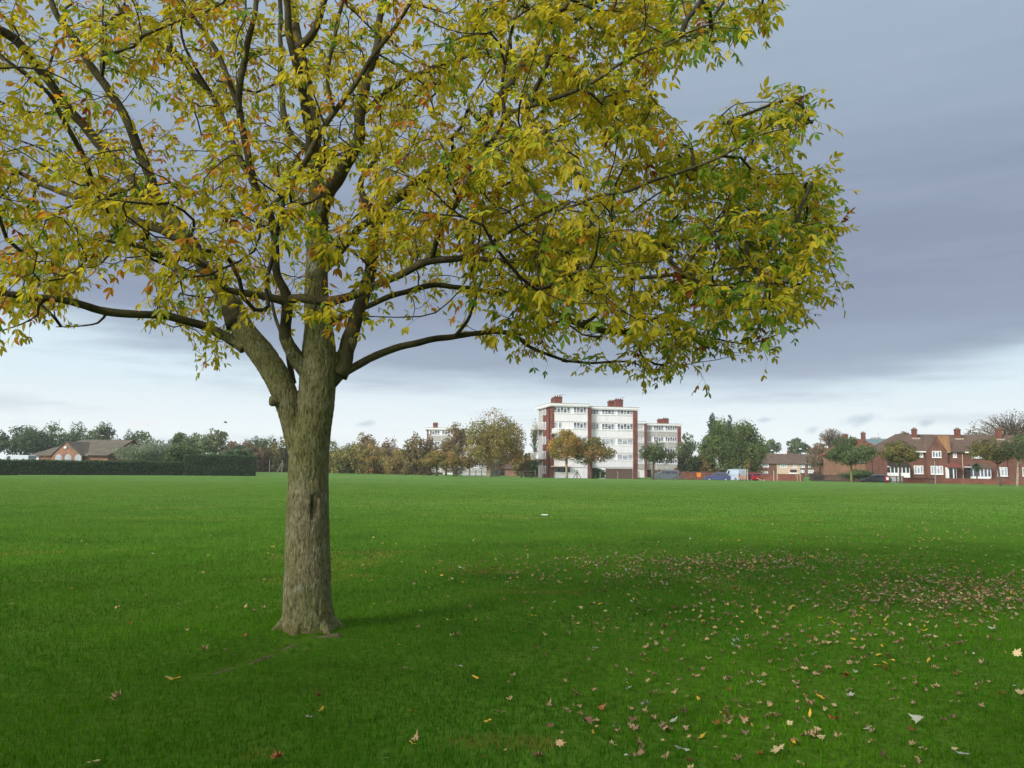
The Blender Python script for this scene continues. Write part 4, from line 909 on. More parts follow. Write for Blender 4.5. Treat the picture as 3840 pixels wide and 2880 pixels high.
for a, c, yy0, yy1 in ((3172, 3192, 1715, 1735), (3220, 3240, 1715, 1735)):
    X0, X1, Z0, Z1 = b.rect(a, c, yy0, yy1); b.window(X0, X1, Z0, Z1, 0, 3, 0, 'glass')
# distant blue-green tower
b = Bld('office_tower', 'distant blue green tower poking above the red hipped roof', 'tower', 3279, 420, 0)
X0, X1, Z0, Z1 = b.rect(3279, 3325, 1645, 1700); b.box('wall', 0, X1, 0, 12, 0, Z1, mat('teal_cladding', lin(104, 134, 146), .6, .15, 1)); b.box('roof_plant', 2, X1 - 2, 2, 8, Z1 + .002, Z1 + .8, 'concrete')
mb = MB(); mb.cyl(b.lo(3298, 1640)[0], 1, Z1, Z1 + 3.0, .10, 5); mb.build('mast', MT['steel'], b.e)

# ---- right-hand brick terrace
b = Bld('terraced_house', 'red brick terrace with white windows, projecting gable and brown tiled roof at right edge', 'terraced house', 3400, 128, 0, z=-.1)
xl = b.lo(3338, 1750)[0]; xR = b.lo(3985, 1750)[0]; ze = b.lo(3640, 1694)[1]; Wd = 8.8; zr = b.lo(3640, 1631, Wd/2)[1]
GX0, GX1, GA = b.lo(3474, 1692, -.5)[0], b.lo(3550, 1692, -.5)[0], b.lo(3511, 1640, -.5)[0]; GZ = b.lo(3511, 1634, -.5)[1]
b.box('wall', xl, xR, 0, Wd, 0, ze - .02, 'brick_house')
mb = MB(); gable_roof(mb, xl - .4, xR + .4, -.45, Wd + .45, ze, zr, hl=3.6, hr=3.0); roof = mb.build('roof', MT['tile'], b.e)
mb = MB(); mb.prism([(GX0, 0), (GX1, 0), (GX1, ze - .05), (GA, GZ - .12), (GX0, ze - .05)], -.65, .1); mb.build('gable_wall', MT['brick_house'], b.e)
mb = MB(); xa = b.lo(3558, 1634, .6)[0]; xb = b.lo(3567, 1691, -.5)[0]
mb.add([(GA, -.72, GZ), (GX1 + .15, -.72, ze - .1), (xb, -.50, ze - .06), (xa, .6, b.lo(3558, 1634, .6)[1])], [(0, 1, 2, 3)])
g = mb.build('gable_roof', MT['tile_sunlit'], b.e); md = g.modifiers.new('s', 'SOLIDIFY'); md.thickness = .1  # sunlit slope: its brightness is painted by the lighter tile
mb = MB(); mb.add([(GA, -.72, GZ), (GX0 - .1, -.72, ze - .1), (GX0 - .1, .4, ze + .3), (GA, 2.6, GZ + .1)], [(1, 0, 3, 2)]); g = mb.build('gable_roof', MT['tile'], b.e)
md = g.modifiers.new('s', 'SOLIDIFY'); md.thickness = .1
for X0, X1 in ((b.lo(3405, 1700)[0], GX0 - .02), (GX1 + .02, b.lo(3562, 1700, -.5)[0]), (b.lo(3612, 1700)[0], b.lo(3810, 1700)[0])): b.box('fascia_board', X0, X1, -.52, -.455, ze - .22, ze - .01, 'trim')
for a, c, yd in ((3426, 3439, 3.2), (3587, 3602, 3.2), (3741, 3756, 3.2)):
    X0, X1 = b.lo(a, 1615, yd)[0], b.lo(c, 1615, yd)[0]; b.chimney(X0, X1, yd, yd + .8, zr - 1.2, b.lo((a+c)/2, 1608, yd)[1], 'brick_wall', 2)
    X0 -= .35; X1 += .35; b.box('flashing', X0, X1, yd - .25, yd - .01, zr - 1.0, zr - .62, 'concrete')
for a, c, yy0, yy1, cols, top, y in ((3436, 3461, 1693, 1715, 3, (1,), 0), (3495, 3529, 1691, 1716, 3, (1,), -.65), (3573, 3587, 1694, 1716, 2, (), 0), (3644, 3681, 1695, 1718, 3, (1,), 0), (3742, 3776, 1696, 1719, 3, (1,), 0), (3846, 3880, 1697, 1720, 3, (1,), 0),
        (3427, 3462, 1746, 1777, 3, (1,), 0), (3490, 3536, 1747, 1779, 4, (2,), -.65), (3740, 3778, 1752, 1786, 3, (1,), 0), (3834, 3880, 1753, 1786, 3, (1,), 0)):
    X0, X1, Z0, Z1 = b.rect(a, c, yy0, yy1, y); b.window(X0, X1, Z0, Z1, y, cols, 0, 'glass_pale' if (a % 3) else 'glass', top, .12)
# glazed porch, pent roof
X0, X1, Z0, Z1 = b.rect(3555, 3587, 1752, 1786, -1.4); o = b.box('porch', X0, X1, -1.4, -.002, 0, Z1, 'trim')
q = MB(); w = (X1 - X0)
q.box(X0 + .12 * w, X0 + .55 * w, -1.44, -1.401, .6, Z1 - .15); q.box(X0 + .72 * w, X0 + .94 * w, -1.44, -1.401, .6, Z1 - .15); q.build('pane', MT['glass_dark'], o)
zt = b.lo(3575, 1735, -.2)[1]; mb = MB(); mb.add([(X0 - .2, -1.7, Z1 + .01), (X1 + .9, -1.7, Z1 + .01), (X1 + .7, -.01, zt), (X0 + .4, -.01, zt), (X0 - .2, -1.7, Z1 - .1), (X1 + .9, -1.7, Z1 - .1), (X1 + .7, -.01, Z1), (X0 + .4, -.01, Z1)], [(0, 1, 2, 3), (4, 7, 6, 5), (0, 4, 5, 1), (1, 5, 6, 2), (0, 3, 7, 4)])
mb.build('porch_roof', MT['tile_red'], b.e)
# bay window with lean-to roof, conservatory at far left
for a, c, yy0, yy1, nm in ((3650, 3717, 1755, 1787, 'bay_window'), (3340, 3412, 1749, 1773, 'glazed_porch')):
    X0, X1, Z0, Z1 = b.rect(a, c, yy0, yy1, -1.2); mb = MB(); k = 5; w = (X1 - X0) / k
    mb.box(X0, X1, -1.2, -.002, 0 if nm[0] == 'g' else Z0 - .5, Z0); mb.box(X0, X1, -1.2, -.002, Z1 - .12, Z1)
    for i in range(k + 1): mb.box(X0 + i * w - (.07 if i else 0), X0 + i * w + (.07 if i < k else 0), -1.19, -1.05, Z0 + .001, Z1 - .121)
    o = mb.build(nm, MT['trim'], b.e); q = MB(); q.box(X0 + .02, X1 - .02, -1.12, -.01, Z0 + .002, Z1 - .122); q.build('pane', MT['glass_dark' if nm[0] == 'g' else 'glass'], o)
    q = MB(); q.add([(X0 - .15, -1.35, Z1 + .01), (X1 + .15, -1.35, Z1 + .01), (X1 + .1, -.01, Z1 + .75), (X0 - .1, -.01, Z1 + .75), (X0 - .15, -1.35, Z1 - .1), (X1 + .15, -1.35, Z1 - .1)], [(0, 1, 2, 3), (0, 4, 5, 1), (1, 5, 2), (0, 3, 4)]); q.build('lean_to_roof', MT['dark' if nm[0] == 'g' else 'tile'], b.e)
for px in (3471, 3553, 3610, 3778):
    x_ = b.lo(px, 1730, -.1 if px != 3553 else -.2)[0]; mb = MB(); mb.cyl(x_, -.08, 0, ze - .1, .05, 6); mb.build('drainpipe', MT['dark' if px != 3610 else 'cream'], b.e)
X0, X1, Z0, Z1 = b.rect(3621, 3646, 1753, 1787, -.4); b.box('side_gate', X0, X1, -.4, -.01, 0, Z1, 'dark'); b.box('canopy', X0 - .1, X1 + .8, -.9, -.01, Z1 + .002, Z1 + .12, 'trim')
# ---- little red gabled house glimpsed between trunks
b = Bld('brick_house', 'tiny glimpsed brick house with brown roof between tree trunks left of the tall white block', 'house', 1893, 170, 0)
X0, X1, Z0, Z1 = b.rect(1893, 1938, 1776, 1788); b.box('wall', 0, X1, 0, 6, 0, 1.6, 'brick_or'); mb = MB(); gable_roof(mb, -.3, X1 + .3, -.3, 6.3, 1.6, 3.4, .9, .9); mb.build('roof', MT['tile'], b.e)
b.box('chimney', X1 * .4, X1 * .75, 1.0, 1.8, 2.4, 5.2, 'brick_or')
# low brick sheds right of second block
b = Bld('garage_row', 'low brown brick garage row to the right of the grey panelled block', 'garages', 2556, 172, 3)
X1 = b.lo(2700, 1780)[0]; z1 = b.lo(2620, 1755)[1]; b.box('wall', 0, X1, 0, 6, 0, z1, 'brick_house'); b.box('roof', -.1, X1 + .1, -.1, 6.1, z1 + .002, z1 + .2, 'concrete')
for k in range(5): b.box('garage_door', .5 + k * X1 / 5, .5 + k * X1 / 5 + 1.9, -.05, -.002, 0, z1 - .4, 'brown')
# ---------------------------------------------------------------- background trees, shrubs, hedges
TREEBR = mat('pale_trunk', lin(150, 138, 118), .9, .2, 4)
BARKY = mat('mossy_trunk', lin(118, 122, 66), .9, .2, 4)
PALS = dict(
 dark=[(64, 86, 56), (56, 76, 50), (78, 100, 60), (86, 108, 66)],
 darkblue=[(52, 76, 66), (44, 66, 58), (64, 88, 72)],
 mid=[(84, 102, 54), (70, 90, 48), (98, 112, 60), (62, 80, 46)],
 pale=[(104, 118, 78), (88, 104, 66), (120, 130, 92), (74, 92, 56)],
 olive=[(112, 110, 46), (92, 96, 40), (134, 124, 50), (76, 84, 36)],
 gold=[(150, 128, 44), (128, 114, 40), (170, 136, 46), (104, 104, 40), (160, 110, 44)],
 maple=[(116, 114, 46), (130, 116, 46), (96, 102, 42), (142, 118, 48), (144, 104, 50)],
 rust=[(124, 96, 62), (132, 88, 60), (112, 96, 56), (138, 102, 64)],
 red=[(134, 90, 76), (124, 82, 68), (142, 102, 80), (112, 88, 62)],
 brown=[(112, 94, 70), (98, 86, 62), (126, 104, 76)],
 orange=[(142, 110, 54), (128, 104, 50), (116, 106, 50), (148, 108, 54)],
 hornbeam=[(88, 106, 42), (74, 94, 38), (100, 114, 48), (66, 84, 36)],
 hedge=[(62, 94, 44), (52, 80, 38), (76, 106, 52)],
 willow=[(112, 122, 98), (96, 108, 82), (128, 136, 114), (78, 92, 62)])
def quads(P, Nrm, size, cols, name, parent, matn='far_leaf', asp=.75):
    n = len(P); a = rng.normal(size=(n, 3)); t = np.cross(Nrm, a); t /= np.linalg.norm(t, axis=1)[:, None] + 1e-9; b = np.cross(Nrm, t)
    s = (size * rng.uniform(.6, 1.35, n))[:, None]
    V = np.stack([P - t*s, P + b*s*asp*.8 + t*s*.1, P + t*s, P - b*s*asp + t*s*.15], 1).reshape(-1, 3)
    return np_mesh(name, V, [4] * n, np.arange(4 * n), MT[matn], np.repeat(cols, 4, 0), parent=parent)
def far_tree(label, px, D, wpx, top, bot, pal, n=2600, leaf=.24, cat='tree', name='tree', trunk=True, trunk_w=.22, lobes=16, dens=1.0, flat=1.0, tm=None, group=None, depth=None, seed=None, shape='round', trunkpx=None, bright=1.0, limbs=7, twiggy=0, lean=0):
    r = np.random.default_rng(seed if seed is not None else int(px * 7 + top)); rs = random.Random(int(px * 3 + top))
    wpx *= 1.25 if (px < 1100 and trunk) else 1.14 if px < 1600 else 1.0
    base = gp(trunkpx or px, D, ROADZ if D > 100 else 0); base.z = gz(base.x, base.y)
    cx = at(px, (top + bot) / 2, D).x - base.x; Rw = wpx / 2 / F * D; zt = at(px, top, D).z - base.z; zb = max(.0, at(px, bot, D).z - base.z); Rh = (zt - zb) / 2; zc = (zt + zb) / 2
    t = thing(name, label, cat, base, 0, group)
    Rd = depth or Rw; n = int(n * 1.7); leaf *= .82
    C = []; 
    for k in range(lobes):
        for _ in range(30):
            v = r.uniform(-1, 1, 3)
            if np.linalg.norm(v) < 1: break
        if shape == 'dome': v[2] = v[2] * (1 if v[2] > 0 else .95); hs = 1 - .35 * max(0, v[2])
        elif shape == 'cone': hs = 1 - .62 * (v[2] + 1) / 2
        elif shape == 'vase': hs = .55 + .45 * (v[2] + 1) / 2
        else: hs = 1
        C.append((v[0] * .84 * hs, v[1] * .84 * hs, v[2] * .78))
    C += [(-.62, 0, -.25), (.62, 0, -.2), (0, 0, .68), (.1, -.5, 0), (-.3, -.4, -.5), (.35, -.35, -.45)]
    if bot > 1768: C += [(-.6, 0, -.8), (.6, 0, -.8), (0, -.3, -.85), (-.3, .2, -.8), (.3, .2, -.8)]
    C = np.array(C); rad = r.uniform(.26, .46, len(C)) * (1.0 if shape != 'cone' else .8)
    palr = np.array([lin(*c) for c in PALS[pal]])
    if pal in ('red', 'rust', 'orange'): palr = palr * .5 + np.array([lin(116, 116, 56)]) * .5
    lc = r.integers(0, len(palr), len(C))
    w = rad ** 2; w /= w.sum(); li = r.choice(len(C), n, p=w)
    d = r.normal(size=(n, 3)); d /= np.linalg.norm(d, axis=1)[:, None]
    rr = r.uniform(.35, 1.0, n) ** .5
    P = C[li] + d * (rad[li] * rr)[:, None] * (1 + .15 * r.normal(size=(n, 1)) * dens)
    keep = (np.linalg.norm(P * np.array([1, 1, 1]), axis=1) < (1.3 if bot > 1768 else 1.1)); P, d, li = P[keep], d[keep], li[keep]; n = len(P)
    gapn = np.array([noise.noise(Vector(p * 3.1 + px)) for p in P]); keep = gapn > (-.30 if dens >= 1 else -.10); P, d, li = P[keep], d[keep], li[keep]; n = len(P)
    W = P * np.array([Rw, Rd, Rh]) + np.array([cx, 0, zc]); W[:, 2] = np.maximum(W[:, 2], .12)
    nr = d + r.normal(size=(n, 3)) * .55; nr /= np.linalg.norm(nr, axis=1)[:, None]
    col = palr[lc[li]] * .7 + palr[r.integers(0, len(palr), n)] * .3; col = col * .86 + col.mean(axis=1)[:, None] * .14; col = col * r.uniform(.82, 1.18, (n, 1)) * bright * 1.5
    quads(W, nr, leaf, col, 'crown', t)
    if trunk:
        mb = MB(); fork = min(zb + .25 * (zt - zb), zt * .5); tw = trunk_w
        mb.tube([(0, 0, -.1), (0, 0, .3), (cx * .15, 0, fork * .6), (cx * .3, 0, fork), (cx * .8, 0, zc), (cx, 0, zt * .93)], [tw * 1.25, tw, tw * .85, tw * .75, tw * .4, tw * .1], 8)
        for k in range(limbs):
            c = C[rs.randrange(len(C))]; e = Vector((c[0] * Rw + cx, c[1] * Rd, c[2] * Rh + zc)); z0 = fork * rs.uniform(.75, 1.1); s = Vector((cx * .25, 0, z0))
            m = s.lerp(e, .5) + Vector((0, 0, -.1 * (e - s).length if e.z > s.z else .1)); mb.tube([s, m, e], [tw * .5, tw * .3, tw * .1], 6)
        if twiggy:
            for k in range(twiggy):
                v = r.normal(size=3); v /= np.linalg.norm(v); v[2] = abs(v[2]) * .9 - .1
                e = Vector((v[0] * Rw * 1.0 + cx, v[1] * Rd, v[2] * Rh + zc)); s = Vector((cx * .5 + e.x * .1, e.y * .1, fork + (zc - fork) * rs.uniform(0, .9)))
                m = s.lerp(e, .55) + Vector((rs.gauss(0, .2), rs.gauss(0, .2), .12 * Rh)); mb.tube([s, m, e], [.06, .04, .018], 4, False)
        mb.build('trunk', tm or MT['farbark'], t, True)
    return t
def hedge(label, pa, Da, pb, Db, h, th, pal, dens=75, leaf=.075, name='hedge', za=None):
    A = gp(pa, Da); B = gp(pb, Db); d = B - A; Ln = math.hypot(d.x, d.y); th_ = math.atan2(d.y, d.x); zz = gz(A.x, A.y)
    t = thing(name, label, 'hedge', (A.x, A.y, zz), th_)
    # solid inner growth with an uneven clipped surface
    nx = int(Ln / .35); nz_ = 8; mb = MB(); prof = [(0, 0), (-.03, .25), (0, .5), (.0, .75), (.03, .96), (.25, 1.0), (.5, 1.01), (.75, 1), (.97, .95), (1, .5), (1, 0)]
    vs = []
    for i in range(nx + 1):
        x = Ln * i / nx
        for a, b_ in prof:
            q = .10 * noise.noise(Vector((x * .8, a * 2 + pa, b_ * 3))) + .05 * noise.noise(Vector((x * 3, a * 4, b_ * 6)))
            hh = h + .14 * noise.noise(Vector((x * .45, pa, 0))); vs.append((x, a * th + (q if a < .5 else -q), max(0, b_ * hh + q * (b_ > .8))))
    m = len(prof); fs = [(i*m + k, (i+1)*m + k, (i+1)*m + k + 1, i*m + k + 1) for i in range(nx) for k in range(m - 1)] + [tuple(range(m - 1, -1, -1)), tuple(nx*m + k for k in range(m))]
    mb.add(vs, fs); mb.build('stems', HEDGE_IN, t)
    n = int(Ln * (h + th) * dens); palr = np.array([lin(*c) for c in PALS[pal]])
    x = rng.uniform(-.05, Ln + .05, n); f = rng.random(n) < h / (h + th * .8); y = np.where(f, rng.normal(-.02, .05, n), rng.uniform(0, th, n)); z = np.where(f, rng.uniform(.02, h, n), h + rng.normal(.02, .06, n) + np.array([.14 * noise.noise(Vector((a_ * .45, pa, 0))) for a_ in x]))
    ne = int(n * .06); xe = np.where(rng.random(ne) < .5, -.03, Ln + .03); P = np.concatenate([np.stack([x, y, z], 1), np.stack([xe, rng.uniform(0, th, ne), rng.uniform(0, h, ne)], 1)])
    n = len(P); nr = rng.normal(size=(n, 3)) * .6 + np.array([0, -.8, .35]); nr /= np.linalg.norm(nr, axis=1)[:, None]
    cl = np.array([noise.noise(Vector(p * 1.2)) for p in P]); col = palr[rng.integers(0, len(palr), n)] * (1 + .55 * cl[:, None]) * rng.uniform(.75, 1.25, (n, 1))
    quads(P, nr, leaf, col, 'foliage', t)
    return t
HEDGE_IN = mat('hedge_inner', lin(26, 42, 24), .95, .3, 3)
HEDGE_DK = mat('shrub_inner', lin(40, 44, 28), .95, .3, 3)
# hedges on the left
hedge('long low dark clipped hedge along the left field edge', -260, 88, 735, 104, 2.02, 1.4, 'hedge')
hedge('taller dark clipped hedge block with squared end, left of the ash trunk', 690, 102.5, 958, 106, 2.62, 1.6, 'hedge')
T = far_tree
# far left cluster
T('dark evergreen cut by the left edge of the photo', -28, 160, 90, 1612, 1720, 'dark')
T('large dark bushy tree leftmost behind the clubhouse', 98, 165, 130, 1592, 1730, 'dark', 3600, lobes=22)
T('broad dark tree behind the left end of the clubhouse roof', 190, 170, 150, 1579, 1735, 'dark', 4000, lobes=24)
T('dark rounded tree behind the middle of the clubhouse roof', 285, 172, 120, 1582, 1735, 'dark', 3400, lobes=22)
T('dark tree with ragged top at the right of the clubhouse cluster', 385, 170, 130, 1583, 1735, 'mid', 3200, lobes=20, bright=.75)
T('thin half bare tree above the right end of the clubhouse roof', 482, 180, 36, 1607, 1690, 'darkblue', 500, leaf=.2, dens=.5, twiggy=30)
T('small olive tree above the right end of the clubhouse roof', 530, 175, 80, 1617, 1720, 'mid', 1800)
T('big pale willowy bush in front of the clubhouse right end', 575, 115, 230, 1648, 1740, 'willow', 5200, leaf=.17, lobes=30, name='bush', cat='bush', trunk=False)
T('darker green bush beside the pale willowy bush', 690, 112, 120, 1664, 1742, 'mid', 2600, leaf=.17, lobes=20, name='bush', cat='bush', trunk=False, bright=.8)
T('green tree between the willowy bush and the birch', 672, 150, 66, 1622, 1710, 'mid', 1800)
T('pale olive tree left of the multi stemmed birch', 735, 150, 100, 1620, 1712, 'pale', 2200)
T('yellowish birch with pale forking stems behind the tall hedge', 800, 132, 106, 1600, 1716, 'pale', 2300, tm=TREEBR, dens=.8, shape='vase', twiggy=26, trunk_w=.10)
T('dark green shrub behind the tall hedge end', 895, 128, 80, 1668, 1730, 'dark', 1500)
T('reddish brown shrub above the dark shrub left of the trunk', 865, 150, 60, 1650, 1712, 'brown', 1000, dens=.6, twiggy=20)
T('brown thin tree above the end of the tall hedge', 925, 160, 70, 1645, 1760, 'brown', 1500)
T('dark green tree top just left of the ash trunk', 960, 185, 70, 1630, 1740, 'dark', 1700)
T('brownish olive tree at the gap beyond the hedge', 955, 160, 90, 1665, 1778, 'brown', 2200, bright=.8)
T('mid green tree behind the leaning fence strut', 1015, 165, 80, 1642, 1778, 'mid', 2400, bright=.7)
T('yellow green tree touching the left side of the ash trunk', 1062, 160, 80, 1630, 1778, 'olive', 2600, bright=.7)
T('dark tree hidden mostly behind the ash trunk', 1130, 165, 100, 1640, 1778, 'mid', 2200, bright=.7)
T('olive tree at the right side of the ash trunk', 1245, 158, 90, 1655, 1780, 'olive', 2600)
T('bushy olive gold tree, first full one right of the trunk', 1310, 152, 120, 1662, 1784, 'olive', 3600, lobes=22)
T('pinkish brown tall tree rising behind the olive ones', 1360, 172, 110, 1622, 1740, 'red', 2600, dens=.9)
T('olive gold bushy tree under the pinkish tall tree', 1395, 150, 120, 1668, 1786, 'maple', 3400, lobes=22)
T('thin greenish brown tree with open crown', 1455, 165, 100, 1640, 1770, 'brown', 1900, dens=.6, twiggy=40)
T('reddish shrubby tree between olive and orange ones', 1440, 158, 80, 1675, 1780, 'rust', 2000)
T('orange tinged tree right of the reddish shrubby one', 1495, 148, 110, 1683, 1788, 'orange', 3200, lobes=20)
T('brown tree in front of the left corner of the pale block', 1560, 142, 115, 1618, 1786, 'rust', 2900, dens=.7, twiggy=60, bright=.85)
T('thin brown tree over the left of the pale block', 1610, 150, 90, 1625, 1780, 'brown', 1500, dens=.5, twiggy=60)
T('short spreading tree with green and rust crown and dark limbs', 1637, 128, 120, 1690, 1754, 'maple', 2600, leaf=.17, shape='dome', trunk_w=.16, limbs=10)
T('reddish tree in front of the pale block roof', 1712, 150, 110, 1586, 1770, 'red', 3000, dens=.8, twiggy=30)
T('small rust tree beside the big maple on its left', 1672, 140, 90, 1640, 1760, 'rust', 2000, dens=.8)
T('small red and green tree with leaning dark trunk', 1700, 127, 70, 1688, 1756, 'maple', 1500, leaf=.16, trunk_w=.13)
T('little rusty tree under the left edge of the big maple', 1760, 127, 70, 1700, 1760, 'rust', 1300, leaf=.16, trunk_w=.14, tm=TREEBR)
T('very large round golden maple left of the tall white block', 1852, 128, 226, 1538, 1765, 'maple', 12000, leaf=.16, lobes=44, shape='dome', trunk_w=.42, tm=TREEBR, trunkpx=1835, limbs=16)
T('orange olive tree behind the right edge of the big maple', 1955, 140, 70, 1682, 1775, 'orange', 2000)
T('dark green low trees beside the tall white block', 1990, 150, 80, 1700, 1785, 'mid', 2200, bright=.7)
T('bare wispy tree peeking left of the brick end wall', 2005, 175, 40, 1560, 1720, 'pale', 380, leaf=.2, dens=.4, twiggy=50)
# the dark low belt closing the view between and below the nearer trees
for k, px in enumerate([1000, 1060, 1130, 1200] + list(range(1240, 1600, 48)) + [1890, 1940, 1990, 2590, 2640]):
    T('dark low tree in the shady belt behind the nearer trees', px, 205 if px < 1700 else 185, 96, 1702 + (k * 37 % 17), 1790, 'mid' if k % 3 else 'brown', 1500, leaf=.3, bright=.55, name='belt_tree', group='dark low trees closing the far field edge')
for k, px in enumerate((430, 500, 565, 625, 690, 760, 840, 900)):
    T('dark low shrub in the row behind the clubhouse and hedge', px, 190, 100, 1678 + (k * 29 % 13), 1745, 'dark', 1300, leaf=.28, bright=.7, name='belt_shrub', group='dark shrubs behind the clubhouse', cat='shrub')
# in front of the tower
T('golden street tree with slender trunk before the white block', 2118, 121, 132, 1606, 1735, 'gold', 5600, leaf=.15, lobes=30, shape='dome', trunk_w=.20, tm=TREEBR, trunkpx=2125)
T('green and gold tree overlapping right of the golden one', 2224, 122, 168, 1640, 1748, 'maple', 5600, leaf=.15, lobes=30, shape='dome', trunk_w=.20, trunkpx=2216, bright=.88)
T('dark olive hawthorn with spreading crown before the grey block', 2462, 121, 160, 1655, 1748, 'mid', 4600, leaf=.14, lobes=28, shape='dome', trunk_w=.22, trunkpx=2448, twiggy=40, dens=.9, bright=.85)
T('round clipped dark bush beside the brown garage door', 2249, 124, 48, 1758, 1796, 'hedge', 1400, leaf=.12, name='bush', cat='bush', trunk=False, bright=1.2)
# right of tower 2
T('pale thin crowned tree right of the grey block', 2572, 168, 84, 1622, 1720, 'pale', 1500, dens=.6, twiggy=40)
T('dark tree with open limbs below the pale thin crown', 2582, 150, 90, 1686, 1788, 'mid', 2600, bright=.7, shape='dome')
T('golden brown low tree left of the big hornbeam', 2640, 150, 80, 1700, 1785, 'orange', 1700, bright=.8)
T('tall blue green conifer behind the hornbeam', 2672, 178, 84, 1538, 1730, 'darkblue', 3200, shape='cone', lobes=26)
T('second blue green conifer tip behind the hornbeam', 2738, 180, 60, 1556, 1700, 'darkblue', 1500, shape='cone')
T('left huge dense green hornbeam dome', 2702, 150, 160, 1574, 1782, 'hornbeam', 9500, leaf=.2, lobes=40, shape='dome')
T('right huge dense green hornbeam dome behind the van', 2790, 148, 160, 1572, 1782, 'hornbeam', 10500, leaf=.2, lobes=44, shape='dome')
T('small yellowing sapling by the twin posts', 2800, 128, 30, 1722, 1765, 'orange', 260, leaf=.11, trunk_w=.05, dens=.6)
T('pale green round tree behind the low terrace', 2900, 300, 66, 1645, 1705, 'pale', 1500, leaf=.4)
T('dark tree behind the low terrace ridge', 2858, 290, 60, 1668, 1710, 'mid', 1200, leaf=.4)
T('green tree behind the middle of the low terrace', 2995, 300, 90, 1640, 1710, 'mid', 2000, leaf=.4)
T('brownish tree right of the green tree behind the terrace', 3070, 290, 90, 1662, 1712, 'rust', 1600, leaf=.36, bright=.8)
T('bare twiggy dome shaped tree on the skyline', 3118, 260, 100, 1596, 1690, 'brown', 500, leaf=.28, dens=.3, twiggy=240, shape='dome', trunk_w=.3)
T('large brown leaved tree against the low terrace right end', 3075, 170, 100, 1668, 1765, 'brown', 2200, dens=.8)
T('green street tree with mossy trunk in front of the red roofed house', 3188, 116, 178, 1632, 1752, 'mid', 6800, leaf=.15, lobes=34, shape='dome', trunk_w=.17, tm=BARKY, trunkpx=3194, limbs=12)
T('tall brown leaved tree behind the left of the brick terrace', 3392, 136, 96, 1622, 1720, 'rust', 2800, leaf=.2, bright=.8, lobes=20)
T('olive brown street tree with braced trunk before the brick terrace', 3372, 112, 150, 1650, 1743, 'olive', 4600, leaf=.14, lobes=26, shape='dome', trunk_w=.15, trunkpx=3376, bright=.8)
T('bare twiggy treetops above the brick terrace ridge', 3650, 165, 110, 1612, 1680, 'brown', 500, leaf=.2, dens=.4, twiggy=120)
T('tall open oak rising at the far right above the roof', 3800, 160, 280, 1528, 1690, 'brown', 2300, leaf=.2, dens=.3, twiggy=170, lobes=22, trunk_w=.35, limbs=18, trunkpx=3790)
T('low boughed brown green street tree, left one at right edge', 3715, 98, 170, 1642, 1742, 'olive', 3200, leaf=.13, lobes=22, shape='dome', trunk_w=.13, trunkpx=3752, dens=.8, bright=.8, twiggy=24)
T('brown green street tree, right one cut by the right edge', 3835, 96, 180, 1632, 1730, 'mid', 3400, leaf=.13, lobes=24, shape='dome', trunk_w=.17, trunkpx=3816, tm=TREEBR, dens=.8, bright=.8, twiggy=24)
T('long clipped green hedge top behind the dark railings', 3215, 128, 150, 1760, 1796, 'hedge', 2600, leaf=.12, lobes=26, name='bush', cat='bush', trunk=False, bright=1.1, depth=1.2)
T('golden orange shrub behind the blue car', 2660, 150, 60, 1752, 1792, 'orange', 900, name='bush', cat='bush', trunk=False)
T('dark purple shrub on the front garden wall', 3065, 138, 70, 1768, 1800, 'brown', 1000, name='bush', cat='bush', trunk=False, bright=.5, leaf=.14)
# palm-like cordyline by the bay window
def cordyline():
    D = 119; base = gp(3665, D, -.1); t = thing('cordyline', 'round spiky dark green cordyline palm before the bay window', 'palm', base)
    zc = at(3665, 1751, D).z + .1; mb = MB(); mb.tube([(0, 0, 0), (0, 0, zc * .6), (0, 0, zc)], [.12, .09, .09], 8); mb.build('trunk', MT['farbark'], t, True)
    mb = MB()
    for k in range(260):
        v = Vector((random.gauss(0, 1), random.gauss(0, 1), random.gauss(.1, .9))).normalized(); s = v.cross(Vector((0, 0, 1))).normalized() * .035; L_ = random.uniform(.7, 1.0)
        c = Vector((0, 0, zc)); m = c + v * L_ * .6 + Vector((0, 0, .05)); e = c + v * L_ + Vector((0, 0, -.22)); mb.add([c - s, c + s, m + s, m - s, e], [(0, 1, 2, 3), (3, 2, 4)])
    mb.build('fronds', mat('frond_green', lin(48, 74, 40), .7, .2), t)
cordyline()

